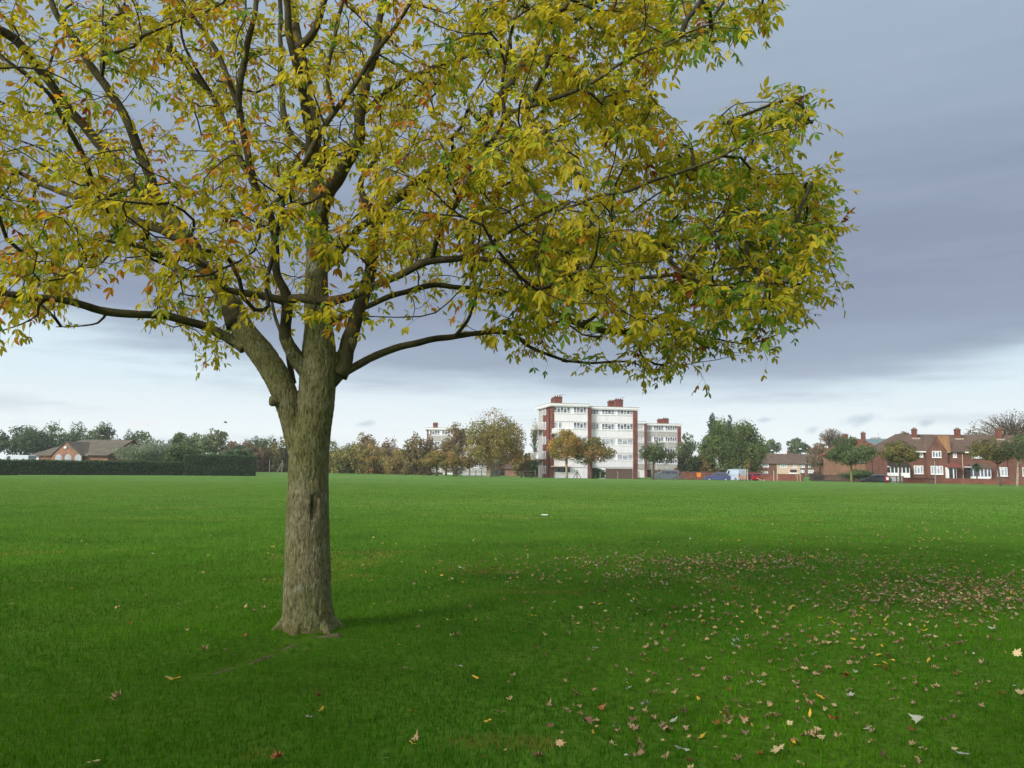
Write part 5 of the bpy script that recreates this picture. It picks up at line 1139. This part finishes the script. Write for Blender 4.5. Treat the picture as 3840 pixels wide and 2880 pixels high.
# unseen trees added behind the camera, placed to throw shade over the near lawn
def add_shade_tree(x, y, h, Rw, k):
    r = np.random.default_rng(90 + k); t = thing('shade_maple', 'unseen maple added behind the viewpoint to shade the near lawn', 'tree', (x, y, 0), 0, 'added shade trees behind the viewpoint')
    n = 6500; C = r.normal(size=(26, 3)); C /= np.linalg.norm(C, axis=1)[:, None]; C *= r.uniform(.2, .8, (26, 1)); li = r.integers(0, 26, n)
    d = r.normal(size=(n, 3)); d /= np.linalg.norm(d, axis=1)[:, None]; P = C[li] + d * (.34 * r.uniform(.3, 1, (n, 1)))
    Rh = (h - 2.2) / 2; W = P * np.array([Rw, Rw, Rh]) + np.array([0, 0, 2.2 + Rh]); nr = r.normal(size=(n, 3)); nr /= np.linalg.norm(nr, axis=1)[:, None]
    palr = np.array([lin(*c) for c in PALS['maple']]); quads(W, nr, .13, palr[r.integers(0, len(palr), n)], 'crown', t)
    mb = MB(); mb.tube([(0, 0, -.1), (0, 0, 2.2), (.1, 0, h * .9)], [.24, .18, .03], 10)
    for c in C[:12]: mb.tube([(0, 0, 2.0), (c[0] * Rw * .5, c[1] * Rw * .5, 2.2 + Rh * (1 + c[2]) * .8), (c[0] * Rw, c[1] * Rw, 2.2 + Rh * (1 + c[2]))], [.08, .05, .015], 6)
    mb.build('trunk', MT['farbark'], t, True)
for k, (x, y, h) in enumerate(((-11, -3.5, 8.6), (-6.0, -7.0, 11), (-1, -8, 11), (4.5, -9, 11.5), (-15.5, .5, 8.4), (9.5, -9.5, 11))): add_shade_tree(x, y, h, 3.6, k)
# ---------------------------------------------------------------- vehicles
CARN = {}
def car(label, px, D, rz, L_, W_, H_, paint, kind='hatch', z=ROADZ, wheels=True, group='cars parked beyond the field edge', cat='car', name='parked_car'):
    """side profile runs along +x (nose at +x); body sides taper in towards the roof"""
    p = gp(px, D, z); t = thing(name, label, cat, p, R(rz), group); h = H_
    if kind == 'mpv': low = [(-.5, .30), (-.5, .62), (-.49, .70), (.30, .66), (.45, .54), (.5, .42), (.5, .22), (-.47, .22)]; top = [(-.485, .69), (-.44, .96), (-.36, 1.0), (.06, .99), (.16, .93), (.34, .655)]
    elif kind == 'van': low = [(-.5, .18), (-.5, .60), (.34, .60), (.46, .48), (.5, .36), (.5, .16), (-.48, .15)]; top = [(-.5, .598), (-.495, .97), (-.48, 1.0), (.20, 1.0), (.27, .96), (.38, .60)]
    else: low = [(-.5, .32), (-.49, .60), (-.46, .66), (.22, .62), (.46, .52), (.5, .40), (.5, .22), (-.47, .22)]; top = [(-.46, .655), (-.33, .97), (-.26, 1.0), (.02, .99), (.08, .95), (.26, .615)]
    def shell(prof, y0, y1, tap):
        mb = MB(); zs = [b for a, b in prof]; zmin, zmax = min(zs), max(zs); n = len(prof); vs = []
        for sgn in (-1, 1):
            for a, b in prof:
                f = (b - zmin) / (zmax - zmin + 1e-6); vs.append((a * L_, sgn * W_ / 2 * (1 - tap * f), b * h))
        mb.add(vs, [tuple(range(n)), tuple(range(2*n - 1, n - 1, -1))] + [(i, (i+1) % n, (i+1) % n + n, i + n) for i in range(n)]); return mb
    o = shell(low, 0, 0, .03).build('body', paint, t); md = o.modifiers.new('b', 'BEVEL'); md.width = .06; md.segments = 3
    o = shell(top, 0, 0, .16).build('cabin', paint, t); md = o.modifiers.new('b', 'BEVEL'); md.width = .05; md.segments = 3
    # windows: side glass, windscreen, rear glass
    zb, zt2 = top[0][1] * h + .04, h * .93; wy = W_ / 2
    for sgn in (-1, 1):
        spans = ((-.40, -.16), (-.14, .08), (.10, .22)) if kind == 'mpv' else ((.12, .27),) if kind == 'van' else ((-.36, -.12), (-.10, .10))
        for a, b in spans:
            f1 = .16 * (zt2 - zb) / (h * (1 - top[0][1])); mb = MB(); yb = sgn * wy * .975; yt = sgn * wy * (1 - .16 * .85)
            b2 = b - (.06 if b == spans[-1][1] else 0); a2 = a + (.04 if a == spans[0][0] and kind != 'van' else 0); e = sgn * .045
            mb.add([(a * L_, yb + e, zb + .02), (b * L_, yb + e, zb + .02), (b2 * L_, yt + e, zt2), (a2 * L_, yt + e, zt2), (a * L_, yb - e, zb + .02), (b * L_, yb - e, zb + .02), (b2 * L_, yt - e, zt2), (a2 * L_, yt - e, zt2)], [(0,1,2,3), (7,6,5,4), (0,4,5,1), (1,5,6,2), (2,6,7,3), (3,7,4,0)])
            mb.build('side_window', MT['glass_dark'], t)
    for nm, (a, za), (b, zb2) in (('windscreen', top[-1], top[-2]), ('rear_window', top[0], top[1])):
        if kind == 'van' and nm[0] == 'r': continue
        A = Vector((a * L_, 0, za * h)); B = Vector((b * L_, 0, zb2 * h)); nrm = Vector((-(B.z - A.z), 0, B.x - A.x)).normalized() * (.03 if nm[0] == 'r' else -.03)
        if nm[0] == 'r': nrm = Vector((-abs(nrm.x), 0, abs(nrm.z)))
        else: nrm = Vector((abs(nrm.x), 0, abs(nrm.z)))
        A2 = A.lerp(B, .12); B2 = A.lerp(B, .9); ya, yb = wy * .86, wy * .76; mb = MB()
        mb.add([A2 + Vector((0, -ya, 0)) + nrm, A2 + Vector((0, ya, 0)) + nrm, B2 + Vector((0, yb, 0)) + nrm, B2 + Vector((0, -yb, 0)) + nrm, A2 + Vector((0, -ya, 0)), A2 + Vector((0, ya, 0)), B2 + Vector((0, yb, 0)), B2 + Vector((0, -yb, 0))], [(0,1,2,3), (7,6,5,4), (0,4,5,1), (1,5,6,2), (2,6,7,3), (3,7,4,0)])
        mb.build(nm, MT['glass_dark'], t)
    for sx in (-.31, .31):
        for sgn in (-1, 1):
            mb = MB(); y = sgn * (wy - .1); mb.tube([(sx * L_, y - .1, .31), (sx * L_, y + .12, .31)], [.31, .31], 18); w_ = mb.build('wheel', MT['tyre'], t)
            q = MB(); q.tube([(sx * L_, y - .115 if sgn < 0 else y + .121, .31), (sx * L_, y - .101 if sgn < 0 else y + .135, .31)], [.19, .19], 14); q.build('rim', MT['steel'], w_)
    for sgn in (-1, 1):
        mb = MB(); mb.box(-.5 * L_ - .02, -.5 * L_ + .06, sgn * wy * .74 - .12, sgn * wy * .74 + .12, .46 * h, .62 * h); mb.build('tail_light', MT['red'], t)
        mb = MB(); mb.box(.47 * L_, .5 * L_ + .02, sgn * wy * .7 - .16, sgn * wy * .7 + .16, .38 * h, .46 * h); mb.build('headlight', MT['lampglass'], t)
    mb = MB(); mb.box(-.5 * L_ - .025, -.5 * L_ + .02, -.26, .26, .34 * h, .34 * h + .12); mb.build('number_plate', PLATE, t)
    return t
PLATE = mat('plate_yellow', lin(214, 178, 40), .5, .05)
paintm = lambda n, c: mat(n, lin(*c), .28, .04, 1, spec=.6)
EDG = 131
car('dark grey people carrier parked side on behind the braced post', 2498, 131, 180, 4.4, 1.8, 1.68, paintm('grey_car_paint', (86, 96, 106)), 'mpv')
car('dark blue saloon parked immediately left of the white van', 2690, 134, 168, 4.2, 1.75, 1.42, paintm('blue_car_paint', (44, 56, 104)))
vn = car('white and pale blue van with orange chevrons on its rear doors', 2760, 133, 110, 3.9, 1.9, 1.95, paintm('van_paint', (176, 190, 206)), 'van', cat='van', name='parked_van', group=None)
# rear doors: reflective chevrons (diagonal bars), split line
mb = MB()
for k in range(4):
    y0 = -.85 + k * .42; mb.add([(-1.995, y0, .42), (-1.995, y0 + .24, .42), (-1.995, y0 + .42, .95), (-1.995, y0 + .18, .95), (-1.97, y0, .42), (-1.97, y0 + .24, .42), (-1.97, y0 + .42, .95), (-1.97, y0 + .18, .95)], [(3,2,1,0), (4,5,6,7), (0,1,5,4), (1,2,6,5), (2,3,7,6), (3,0,4,7)])
mb.build('rear_chevrons', MT['orange'], vn)
mb = MB(); mb.box(-1.99, -1.96, -.015, .015, .4, 1.85); mb.build('door_seam', MT['steel'], vn)
mb = MB(); mb.box(-.9, .5, -.30, .30, 2.051, 2.10); mb.box(-.2, .1, -.1, .1, 2.101, 2.16); mb.build('roof_rack', MT['steel'], vn)
car('red hatchback seen from behind, right of the white van', 2826, 133, 96, 3.8, 1.7, 1.42, paintm('red_car_paint', (168, 30, 48)))
car('pale blue grey van roof showing over the low hedge at far left', 62, 122, 175, 4.6, 1.9, 2.45, paintm('pale_van_paint', (140, 156, 166)), 'van', z=0, cat='van', name='parked_van', group=None)
car('grey car roof behind the dark railings left of the red bin', 3285, 124, 178, 4.0, 1.7, 1.45, paintm('slate_car_paint', (84, 100, 104)))
# ---------------------------------------------------------------- posts, fence, lamps, bins
def fpost(label, px, D, h, w=.10, m='woodpost', braces=(), name='fence_post'):
    b = gp(px, D); b.z = gz(b.x, b.y) - .02; t = thing(name, label, 'post', b, 0, 'fence posts along the far edge of the field')
    mb = MB(); mb.tube([(0, 0, 0), (0, 0, h - .04), (0, 0, h)], [w / 2, w / 2, w / 3], 8); mb.build('upright', MT[m], t)
    for dx in braces:
        q = MB(); q.tube([(dx, 0, .0), (0, 0, h * .8)], [w * .36, w * .36], 6); q.build('brace', MT[m], t)
    return t
for lab, px, h, br, m, w in (
    ('galvanised fence post between the hedge end and the leaning strut', 1010, 2.5, (), 'steel', .10), ('galvanised fence post with a strut close left of the ash trunk', 1057, 2.4, (-.95,), 'steel', .10),
    ('slim wooden post under the rust tree left of the big maple', 1726, 1.15, (), 'woodpost', .10), ('wooden post just left of the big maple trunk, first of three', 1784, 1.05, (), 'woodpost', .10), ('wooden post nearest the big maple trunk on its left', 1806, 1.1, (), 'woodpost', .09),
    ('pale post to the right of the big maple trunk', 1869, 1.35, (.0,), 'woodpost', .13), ('pale slim post before the dark trees at the white block left corner', 2007, 1.25, (), 'woodpost', .12),
    ('short post left of the golden street tree trunk', 2081, 1.05, (), 'woodpost', .09), ('wooden post with two braces before the white ground floor wall', 2164, 1.3, (-.62, .62), 'woodpost', .14),
    ('pale post in front of the round clipped bush', 2251, 1.2, (), 'concrete', .10), ('pale post in the middle of the brown garage door', 2317, 1.2, (), 'concrete', .10), ('dark post before the white strip of the grey block', 2396, 1.2, (), 'dark', .12),
    ('thin post in front of the grey people carrier', 2473, 1.6, (), 'woodpost', .08), ('stout pale post with two braces right of the grey people carrier', 2549, 1.4, (-.68, .68), 'woodpost', .20),
    ('left one of the twin tall posts between the van and the red car', 2791, 1.85, (), 'concrete', .12), ('right one of the twin tall posts between the van and the red car', 2804, 1.75, (), 'concrete', .12),
    ('left one of the twin pale posts right of the red car', 2902, 1.55, (), 'concrete', .14), ('right one of the twin pale posts right of the red car', 2915, 1.35, (), 'concrete', .14),
    ('left one of the twin slim posts by the garden wall', 2990, 1.2, (), 'concrete', .10), ('right one of the twin slim posts by the garden wall', 3001, 1.2, (), 'concrete', .12),
    ('small slanting brace post beside the olive street tree', 3362, 1.0, (.4,), 'woodpost', .09), ('pale short post before the bay window', 3717, 1.0, (), 'concrete', .16), ('black short bollard like post near the right edge', 3778, .78, (), 'dark', .16)):
    s = (px - 1920) / 3000; fpost(lab, px, edgeD(s) - 1.5 if px > 1100 else 150, h, w, m, br)
def wires(label, p0, p1, h, n):
    mb = MB(); pr = []
    for i in range(n + 1):
        px = p0 + (p1 - p0) * i / n; D = edgeD((px - 1920) / 3000) - 1.4; q = gp(px, D); q.z = gz(q.x, q.y); pr.append(q)
    for hh in (h, h * .6, h * .25): mb.tube([q + Vector((0, 0, hh - .03 * (i % 2))) for i, q in enumerate(pr)], [.008] * (n + 1), 4)
    o = mb.build('wire_fence', MT['steel']); tag(o, label, 'fence'); return o
wires('thin wire fence strung between posts from the maple to the parked cars', 1700, 2800, .95, 40)
def lamp(label, px, top, D, arm, m='green_pole'):
    b = gp(px, D, ROADZ); zt = at(px, top, D).z - ROADZ; t = thing('street_lamp', label, 'street lamp', b, 0, 'street lamps along the road')
    mb = MB(); mb.tube([(0, 0, 0), (0, 0, 1.2), (0, 0, 1.25), (0, 0, zt - .1), (arm * .12, 0, zt), (arm * .8, 0, zt + .12)], [.11, .11, .07, .055, .05, .04], 8); mb.build('pole', MT[m], t)
    q = MB(); q.tube([(arm * .72, 0, zt + .1), (arm * .9, 0, zt + .15), (arm * 1.25, 0, zt + .17), (arm * 1.35, 0, zt + .15)], [.07, .15, .13, .05], 8); q.build('lamp_head', MT['lampglass'], t)
lamp('green street lamp with head reaching left above the red car', 2829, 1697, 150, -.95)
lamp('street lamp whose pale head shows over the low terrace roof', 2913, 1692, 190, -1.0)
lamp('street lamp with pale head over the right part of the terrace roof', 3023, 1687, 170, -1.0)
lamp('tall plain green pole right of the grey panelled block', 2554, 1680, 150, -.05)
def pole(label, px, top, D, w, m, name='pole'):
    b = gp(px, D); b.z = gz(b.x, b.y) - .02; mb = MB(); zt = at(px, top, D).z - b.z; mb.tube([(0, 0, 0), (0, 0, zt * .98), (0, 0, zt)], [w, w, w * .6], 8); o = mb.build(name, MT[m]); o.location = b; tag(o, label, name.replace('_', ' '))
pole('slim grey sign pole before the gable of the brick terrace', 3508, 1730, 109, .05, 'steel', 'sign_pole')
pole('thin dark pole in front of the red roofed house', 3273, 1728, 126, .06, 'dark', 'utility_pole')
pole('dark slim pole before the low terrace brick part', 2873, 1692, 180, .05, 'dark', 'utility_pole')
# litter bins
b_ = gp(3326, 113); b_.z = gz(b_.x, b_.y); t = thing('litter_bin', 'round red bin with white panel beside the dark railings', 'litter bin', b_)
mb = MB(); mb.tube([(0, 0, 0), (0, 0, .12), (0, 0, .13), (0, 0, .85), (0, 0, .95)], [.06, .06, .22, .24, .16], 16); mb.build('body', MT['red'], t, True)
mb = MB(); mb.add([(-.16, -.245, .42), (.16, -.245, .42), (.16, -.245, .78), (-.16, -.245, .78), (-.16, -.2, .42), (.16, -.2, .42), (.16, -.2, .78), (-.16, -.2, .78)], [(0,1,2,3), (7,6,5,4), (0,4,5,1), (1,5,6,2), (2,6,7,3), (3,7,4,0)]); mb.build('panel', MT['trim'], t)
mb = MB(); mb.tube([(0, 0, .951), (0, 0, 1.05)], [.18, .12], 14); mb.build('lid', MT['dark'], t)
b_ = gp(3496, 106); b_.z = gz(b_.x, b_.y); t = thing('litter_bin', 'square dark brown slatted bin beside the sign pole', 'litter bin', b_)
mb = MB()
for k in range(5):
    for sy in (-.2, .2): mb.box(-.22 + k * .095, -.22 + k * .095 + .06, sy - .02, sy + .02, .05, .62)
for k in range(4):
    for sx in (-.22, .22): mb.box(sx - .018, sx + .018, -.17 + k * .09, -.12 + k * .09, .05, .62)
mb.build('slats', MT['brown'], t); mb = MB(); mb.box(-.26, .26, -.25, .25, .621, .68); mb.build('lid', MT['dark'], t)
# orange box sign beyond the cars
b_ = gp(2621, 137, ROADZ); t = thing('grit_bin', 'orange yellow grit bin on the verge left of the blue car', 'bin', b_)
mb = MB(); mb.prism([(-.28, 0), (.28, 0), (.33, .62), (-.33, .62)], -.25, .25); mb.build('tub', MT['orange'], t); mb = MB(); mb.prism([(-.36, .621), (.36, .621), (.3, .75), (-.3, .75)], -.28, .28); mb.build('lid', MT['orange'], t)
t.location.z = ROADZ + .62
mb = MB(); mb.box(-.25, .25, -.2, .2, -.62, -.002); mb.build('stand', MT['brick_wall'], t)
# garden walls and railings
def wall(label, pa, Da, pb, Db, h, m, name, cat):
    A = gp(pa, Da); B = gp(pb, Db); d = B - A; t = thing(name, label, cat, (A.x, A.y, ROADZ + .2 if Da > 118 else -.25), math.atan2(d.y, d.x)); Ln = math.hypot(d.x, d.y)
    mb = MB()
    if name == 'railings':
        n = int(Ln / .14)
        for k in range(n): mb.box(k * .14, k * .14 + .07, -.02, .02, .08, h)
        mb.box(0, Ln, .021, .06, h - .2, h - .12); mb.box(0, Ln, .021, .06, .25, .33); mb.build('bars', MT[m], t)
    else:
        mb.box(0, Ln, 0, .22, 0, h); mb.build('brickwork', MT[m], t); mb = MB(); mb.box(-.03, Ln + .03, -.04, .26, h + .001, h + .07); mb.build('coping', MT['brown'], t)
    return t
wall('low red brick garden wall in front of the brick terrace', 3385, 116, 3990, 108, .95, 'brick_wall', 'garden_wall', 'wall')
wall('dark close boarded railings along the middle of the right field edge', 3040, 125, 3392, 117, 1.15, 'dark', 'railings', 'railings')
wall('brown brick garden wall right of the red car', 2850, 131, 3012, 127, 1.1, 'brick_wall', 'garden_wall', 'wall')
wall('long low brown wall behind the grit bin and blue car', 2552, 140, 2850, 140, 1.25, 'brick_wall', 'garden_wall', 'wall')
wall('grey corrugated hoarding right of the big maple trunk', 1845, 131, 1880, 131, 1.25, 'steel', 'railings', 'fence')
wall('pale fence rails between the rust tree and the big maple', 1735, 140, 1833, 138, 1.0, 'steel', 'railings', 'fence')
wall('palisade fence tips above the tall dark hedge', 805, 112, 935, 113, 2.75, 'steel', 'railings', 'fence')
# bird, litter
b_ = at(845, 1585, 70); t = thing('bird', 'small dark bird flying over the trees left of the ash trunk', 'bird', b_)
mb = MB(); mb.tube([(-.14, 0, 0), (-.06, 0, .01), (.06, 0, .02), (.14, 0, .03), (.18, 0, .03)], [.01, .04, .05, .035, .008], 8); mb.build('body', MT['dark'], t, True)
for sg in (-1, 1):
    mb = MB(); mb.add([(-.04, 0, .03), (.06, 0, .03), (.04, sg * .16, .12), (-.03, sg * .16, .12), (-.05, sg * .32, .06)], [(0, 1, 2, 3), (3, 2, 4)]); w_ = mb.build('wing', MT['dark'], t); md = w_.modifiers.new('s', 'SOLIDIFY'); md.thickness = .008
def scrap(label, px, py, s):
    p = grd(px, py); p.z = gz(p.x, p.y) + .05; mb = MB(); r = random.Random(px); k = 5
    vs = [((i / k - .5) * s + r.gauss(0, .01), (j / k - .5) * s * .6, abs(r.gauss(0, .04)) * s * 2) for j in range(k + 1) for i in range(k + 1)]
    mb.add(vs, [(j*(k+1)+i, j*(k+1)+i+1, (j+1)*(k+1)+i+1, (j+1)*(k+1)+i) for j in range(k) for i in range(k)]); o = mb.build('paper_scrap', MT['trim']); o.location = p; md = o.modifiers.new('s', 'SOLIDIFY'); md.thickness = .004
    tag(o, label, 'litter', 'scraps of white litter on the field')
scrap('white crumpled scrap near the far edge below the red car', 2857, 1803, .75); scrap('white crumpled paper lying in the middle of the field', 2041, 1938, .22)
# ---------------------------------------------------------------- fallen leaves
LOBE = [(0, -.5, .02), (.10, -.30, 0), (.34, -.38, .05), (.30, -.16, .02), (.58, -.02, .09), (.36, .06, .02), (.42, .30, .08), (.20, .20, .01), (.13, .42, .02), (0, .62, .10)]
LOBE = LOBE + [(-x, y, z) for x, y, z in LOBE[-2:0:-1]]
OVAL = [(0, -.5, 0), (.16, -.25, .04), (.2, .05, .05), (.12, .32, .03), (0, .55, .0), (-.12, .32, .03), (-.2, .05, .05), (-.16, -.25, .04)]
KINDS = dict(silver=((176, 180, 166), 'maple', 'pale silvery'), tan=((176, 146, 110), 'maple', 'tan'), pink=((150, 124, 100), 'maple', 'dull brown'), brown=((122, 92, 70), 'maple', 'dark brown'), rust=((140, 84, 46), 'maple', 'rusty orange'), yellow=((196, 158, 56), 'ash', 'yellow'), cream=((190, 172, 128), 'maple', 'cream'))
def leaf_geo(kind, size, r):
    base, sh, _ = KINDS[kind]; pts = np.array(LOBE if sh == 'maple' else OVAL); n = len(pts)
    curl = r.uniform(.3, 1.5) if kind in ('silver', 'cream') else r.uniform(.7, 2.4) ; P = pts.copy(); P[:, 2] = P[:, 2] * curl + curl * .55 * (P[:, 0] ** 2) * (1 if r.random() < .7 else -1) + .25 * curl * P[:, 1] ** 2 + r.normal(0, .03 + .03 * curl, n)
    P[:, 0] *= (1 - .25 * min(1, curl)); P = np.concatenate([P, [[0, 0, .02]], ]) ; P *= size
    a = r.uniform(0, 2 * np.pi); tx, ty = r.normal(0, .30, 2); ca, sa = math.cos(a), math.sin(a)
    Rz = np.array([[ca, -sa, 0], [sa, ca, 0], [0, 0, 1]]); Rx = np.array([[1, 0, 0], [0, math.cos(tx), -math.sin(tx)], [0, math.sin(tx), math.cos(tx)]]); Ry = np.array([[math.cos(ty), 0, math.sin(ty)], [0, 1, 0], [-math.sin(ty), 0, math.cos(ty)]])
    P = P @ (Rz @ Rx @ Ry).T; F_ = [(i, (i + 1) % n, n) for i in range(n)]
    c = np.array(lin(*base)) * r.uniform(.8, 1.25); cols = np.repeat(c[None], n + 1, 0) * r.uniform(.85, 1.15, (n + 1, 1))
    return P, F_, cols
def place_z(x, y): return gz(x, y) + (.05 * (1 - sm(math.hypot(x - TREE.x, y - TREE.y) / 1.2)) if math.hypot(x - TREE.x, y - TREE.y) < 1.2 else 0)
NAMED = [  # px, py, kind, size, label
 (1872, 2684, 'cream', .13, 'large cream maple leaf lying alone low in the middle of the grass'), (2420, 2652, 'silver', .13, 'bright silvery maple leaf with spread points right of centre'), (2916, 2820, 'cream', .15, 'curled cream leaf standing upright near the bottom right of centre'),
 (3598, 2838, 'silver', .18, 'largest silvery maple leaf near the bottom right corner'), (3440, 2712, 'silver', .14, 'pale silvery sprig of leaves right, above the corner leaf'), (3420, 2750, 'rust', .11, 'rusty red leaf tucked under the silvery sprig'),
 (3042, 2650, 'tan', .12, 'tan maple leaf with raised points right of the silvery one'), (3018, 2522, 'cream', .11, 'cream pointed leaf in the right middle of the lawn'), (3100, 2520, 'tan', .13, 'broad tan leaf next to the cream pointed one'),
 (2232, 2442, 'silver', .11, 'white folded leaf left of the leaf drift'), (2765, 2418, 'silver', .12, 'white flat leaf at the lower side of the drift'), (3040, 2434, 'cream', .11, 'small cream leaf leaning at the drift edge'),
 (2562, 2824, 'silver', .14, 'forked whitish leaf on a stalk low right of centre'), (1545, 2676, 'yellow', .13, 'oval yellow leaflet below and right of the trunk'), (1190, 2618, 'rust', .10, 'single orange brown leaf below the trunk'),
 (655, 2550, 'yellow', .15, 'bright yellow folded leaf at the end of the surface root'), (630, 2548, 'cream', .10, 'cream scrap of leaf touching the yellow folded one'), (440, 2624, 'tan', .13, 'curled tan leaf in the lower left lawn'),
 (350, 2860, 'cream', .12, 'creamy curled leaf at the bottom left'), (765, 2440, 'tan', .11, 'rounded tan leaf left of the trunk foot'), (440, 2280, 'tan', .11, 'small tan leaf upright in the left lawn'),
 (505, 2176, 'yellow', .13, 'yellow leaf in the left lawn, the leftmost yellow one'), (1042, 2852, 'rust', .10, 'orange leaf at the bottom, left of centre'), (1158, 2698, 'silver', .07, 'tiny pale leaf scrap straight below the trunk'),
 (3826, 2610, 'cream', .12, 'cream leaf by the right edge lower part'), (3755, 2612, 'rust', .10, 'reddish leaf just left of the cream one by the right edge'), (3720, 2362, 'silver', .14, 'silvery spread leaf in the right of the drift'), (3815, 2462, 'cream', .14, 'large cream leaf at the right edge of the drift'),
 (1783, 2548, 'yellow', .10, 'yellow leaf in the middle of the lawn beside nothing else'), (2205, 2720, 'brown', .12, 'dark brown leaf left of the silvery maple leaf'), (3130, 2705, 'rust', .10, 'orange oval leaf to the right of the tan maple leaf'), (2690, 2720, 'rust', .11, 'orange leaf between the silvery and tan maple leaves'),
 (2790, 2712, 'tan', .10, 'tan upright leaf next to the orange one'), (3325, 2502, 'yellow', .12, 'bent yellow leaf in the right middle lawn'), (3190, 2615, 'silver', .10, 'silvery curled leaf right of the middle cream leaf'), (2100, 2805, 'tan', .10, 'tan curled leaf near the bottom centre')]
def single(kind, x, y, size, label, r, group='fallen leaves on the lawn', zo=.012):
    P, F_, cols = leaf_geo(kind, size, r); z = place_z(x, y) + zo + .012 * r.random()
    lo = P[:, 2].min(); P[:, 2] -= lo * .6
    idx = np.array(F_).ravel(); o = np_mesh('fallen_leaf', P, [3] * len(F_), idx, MT['litter'], cols, smooth=False); o.location = (x, y, z); tag(o, label, 'leaf', group)
    return o
r_ = np.random.default_rng(11); placed = []
for px, py, kd_, s, lb in NAMED:
    g = grd(px, py, .03); single(kd_, g.x, g.y, s * .64, lb, r_, zo=.026); placed.append((g.x, g.y))
pts = []
DR = [((1580, 1212), (330, 22), 1000), ((1480, 1245), (230, 20), 200), ((2060, 1275), (240, 45), 1150), ((1880, 1150), (260, 40), 320), ((1750, 1330), (380, 70), 360), ((1900, 1420), (320, 90), 170), ((1550, 1500), (330, 110), 120), ((1350, 1300), (420, 70), 140), ((1250, 1220), (350, 40), 260), ((1900, 1240), (380, 80), 360), ((1300, 1500), (200, 120), 30), ((1000, 1200), (420, 60), 90), ((600, 1250), (450, 140), 90), ((1550, 1600), (500, 60), 60)]
for (cx, cy), (sx, sy), n in DR:
    for _ in range(n):
        px = r_.normal(cx, sx * .62) * 1.736; py = r_.normal(cy, sy * .62) * 1.736
        if -200 < px < 4100 and 1880 < py < 2950:
            g = grd(px, py, .03)
            if math.hypot(g.x - TREE.x, g.y - TREE.y) > .4: pts.append((g.x, g.y, px))
kk = list(KINDS); out = []
for x, y, px in pts:
    right = px > 1900
    pr = np.array([.04, .32, .28, .18, .04, .06, .08] if right else [.04, .14, .15, .18, .16, .26, .07]); k = kk[r_.choice(7, p=pr / pr.sum())]
    s = r_.uniform(.026, .062) if KINDS[k][1] == 'maple' else r_.uniform(.05, .08)
    out.append((s / y, k, x, y, s, px))
inview = lambda x, y: (0 <= proj((x, y, 0))[0] <= 3840 and 0 <= proj((x, y, 0))[1] <= 2880)
out.sort(reverse=True); ind = [o for o in out if inview(o[2], o[3])][:255]; ids = set(id(o) for o in ind)
for q in ind:
    _, k, x, y, s, px = q; desc = KINDS[k][2]; sh = 'maple leaf' if KINDS[k][1] == 'maple' else 'oval ash leaflet'
    where = 'right of the ash trunk' if px > 1290 else 'left of the ash trunk' if px < 1030 else 'below the ash trunk'
    size = 'small' if s < .075 else 'middling'
    single(k, x, y, s, f'{size} {desc} {sh} lying flat in the lawn {where}', r_)
V = []; IX = []; C = []; nv = 0
for q in out:
    if id(q) in ids: continue
    _, k, x, y, s, px = q; P, F_, cols = leaf_geo(k, s, r_); P[:, 2] -= P[:, 2].min() * .6
    V.append(P + np.array([x, y, gz(x, y) + .022])); IX.append(np.array(F_).ravel() + nv); C.append(cols); nv += len(P)
V = np.concatenate(V); IX = np.concatenate(IX); tag(np_mesh('leaf_litter', V, [3] * (len(IX) // 3), IX, MT['litter'], np.concatenate(C)), 'scattered drift of small brown and tan fallen leaves across the lawn', 'leaf litter', kind='stuff')
# ---------------------------------------------------------------- thin autumn air
mb = MB(); mb.box(-420, 420, -60, 480, -2.0, 42)
hm = bpy.data.materials.new('autumn_air'); hm.use_nodes = True; nt = hm.node_tree; nt.nodes.clear()
ho = nt.nodes.new('ShaderNodeOutputMaterial'); hv = nt.nodes.new('ShaderNodeVolumePrincipled'); hv.inputs['Density'].default_value = .00038; hv.inputs['Color'].default_value = (.94, .97, 1, 1); hv.inputs['Anisotropy'].default_value = .2
nt.links.new(hv.outputs[0], ho.inputs['Volume']); hz = mb.build('haze', hm); tag(hz, 'thin pale autumn haze over the field', 'haze', kind='stuff')
SC.cycles.volume_bounces = 0
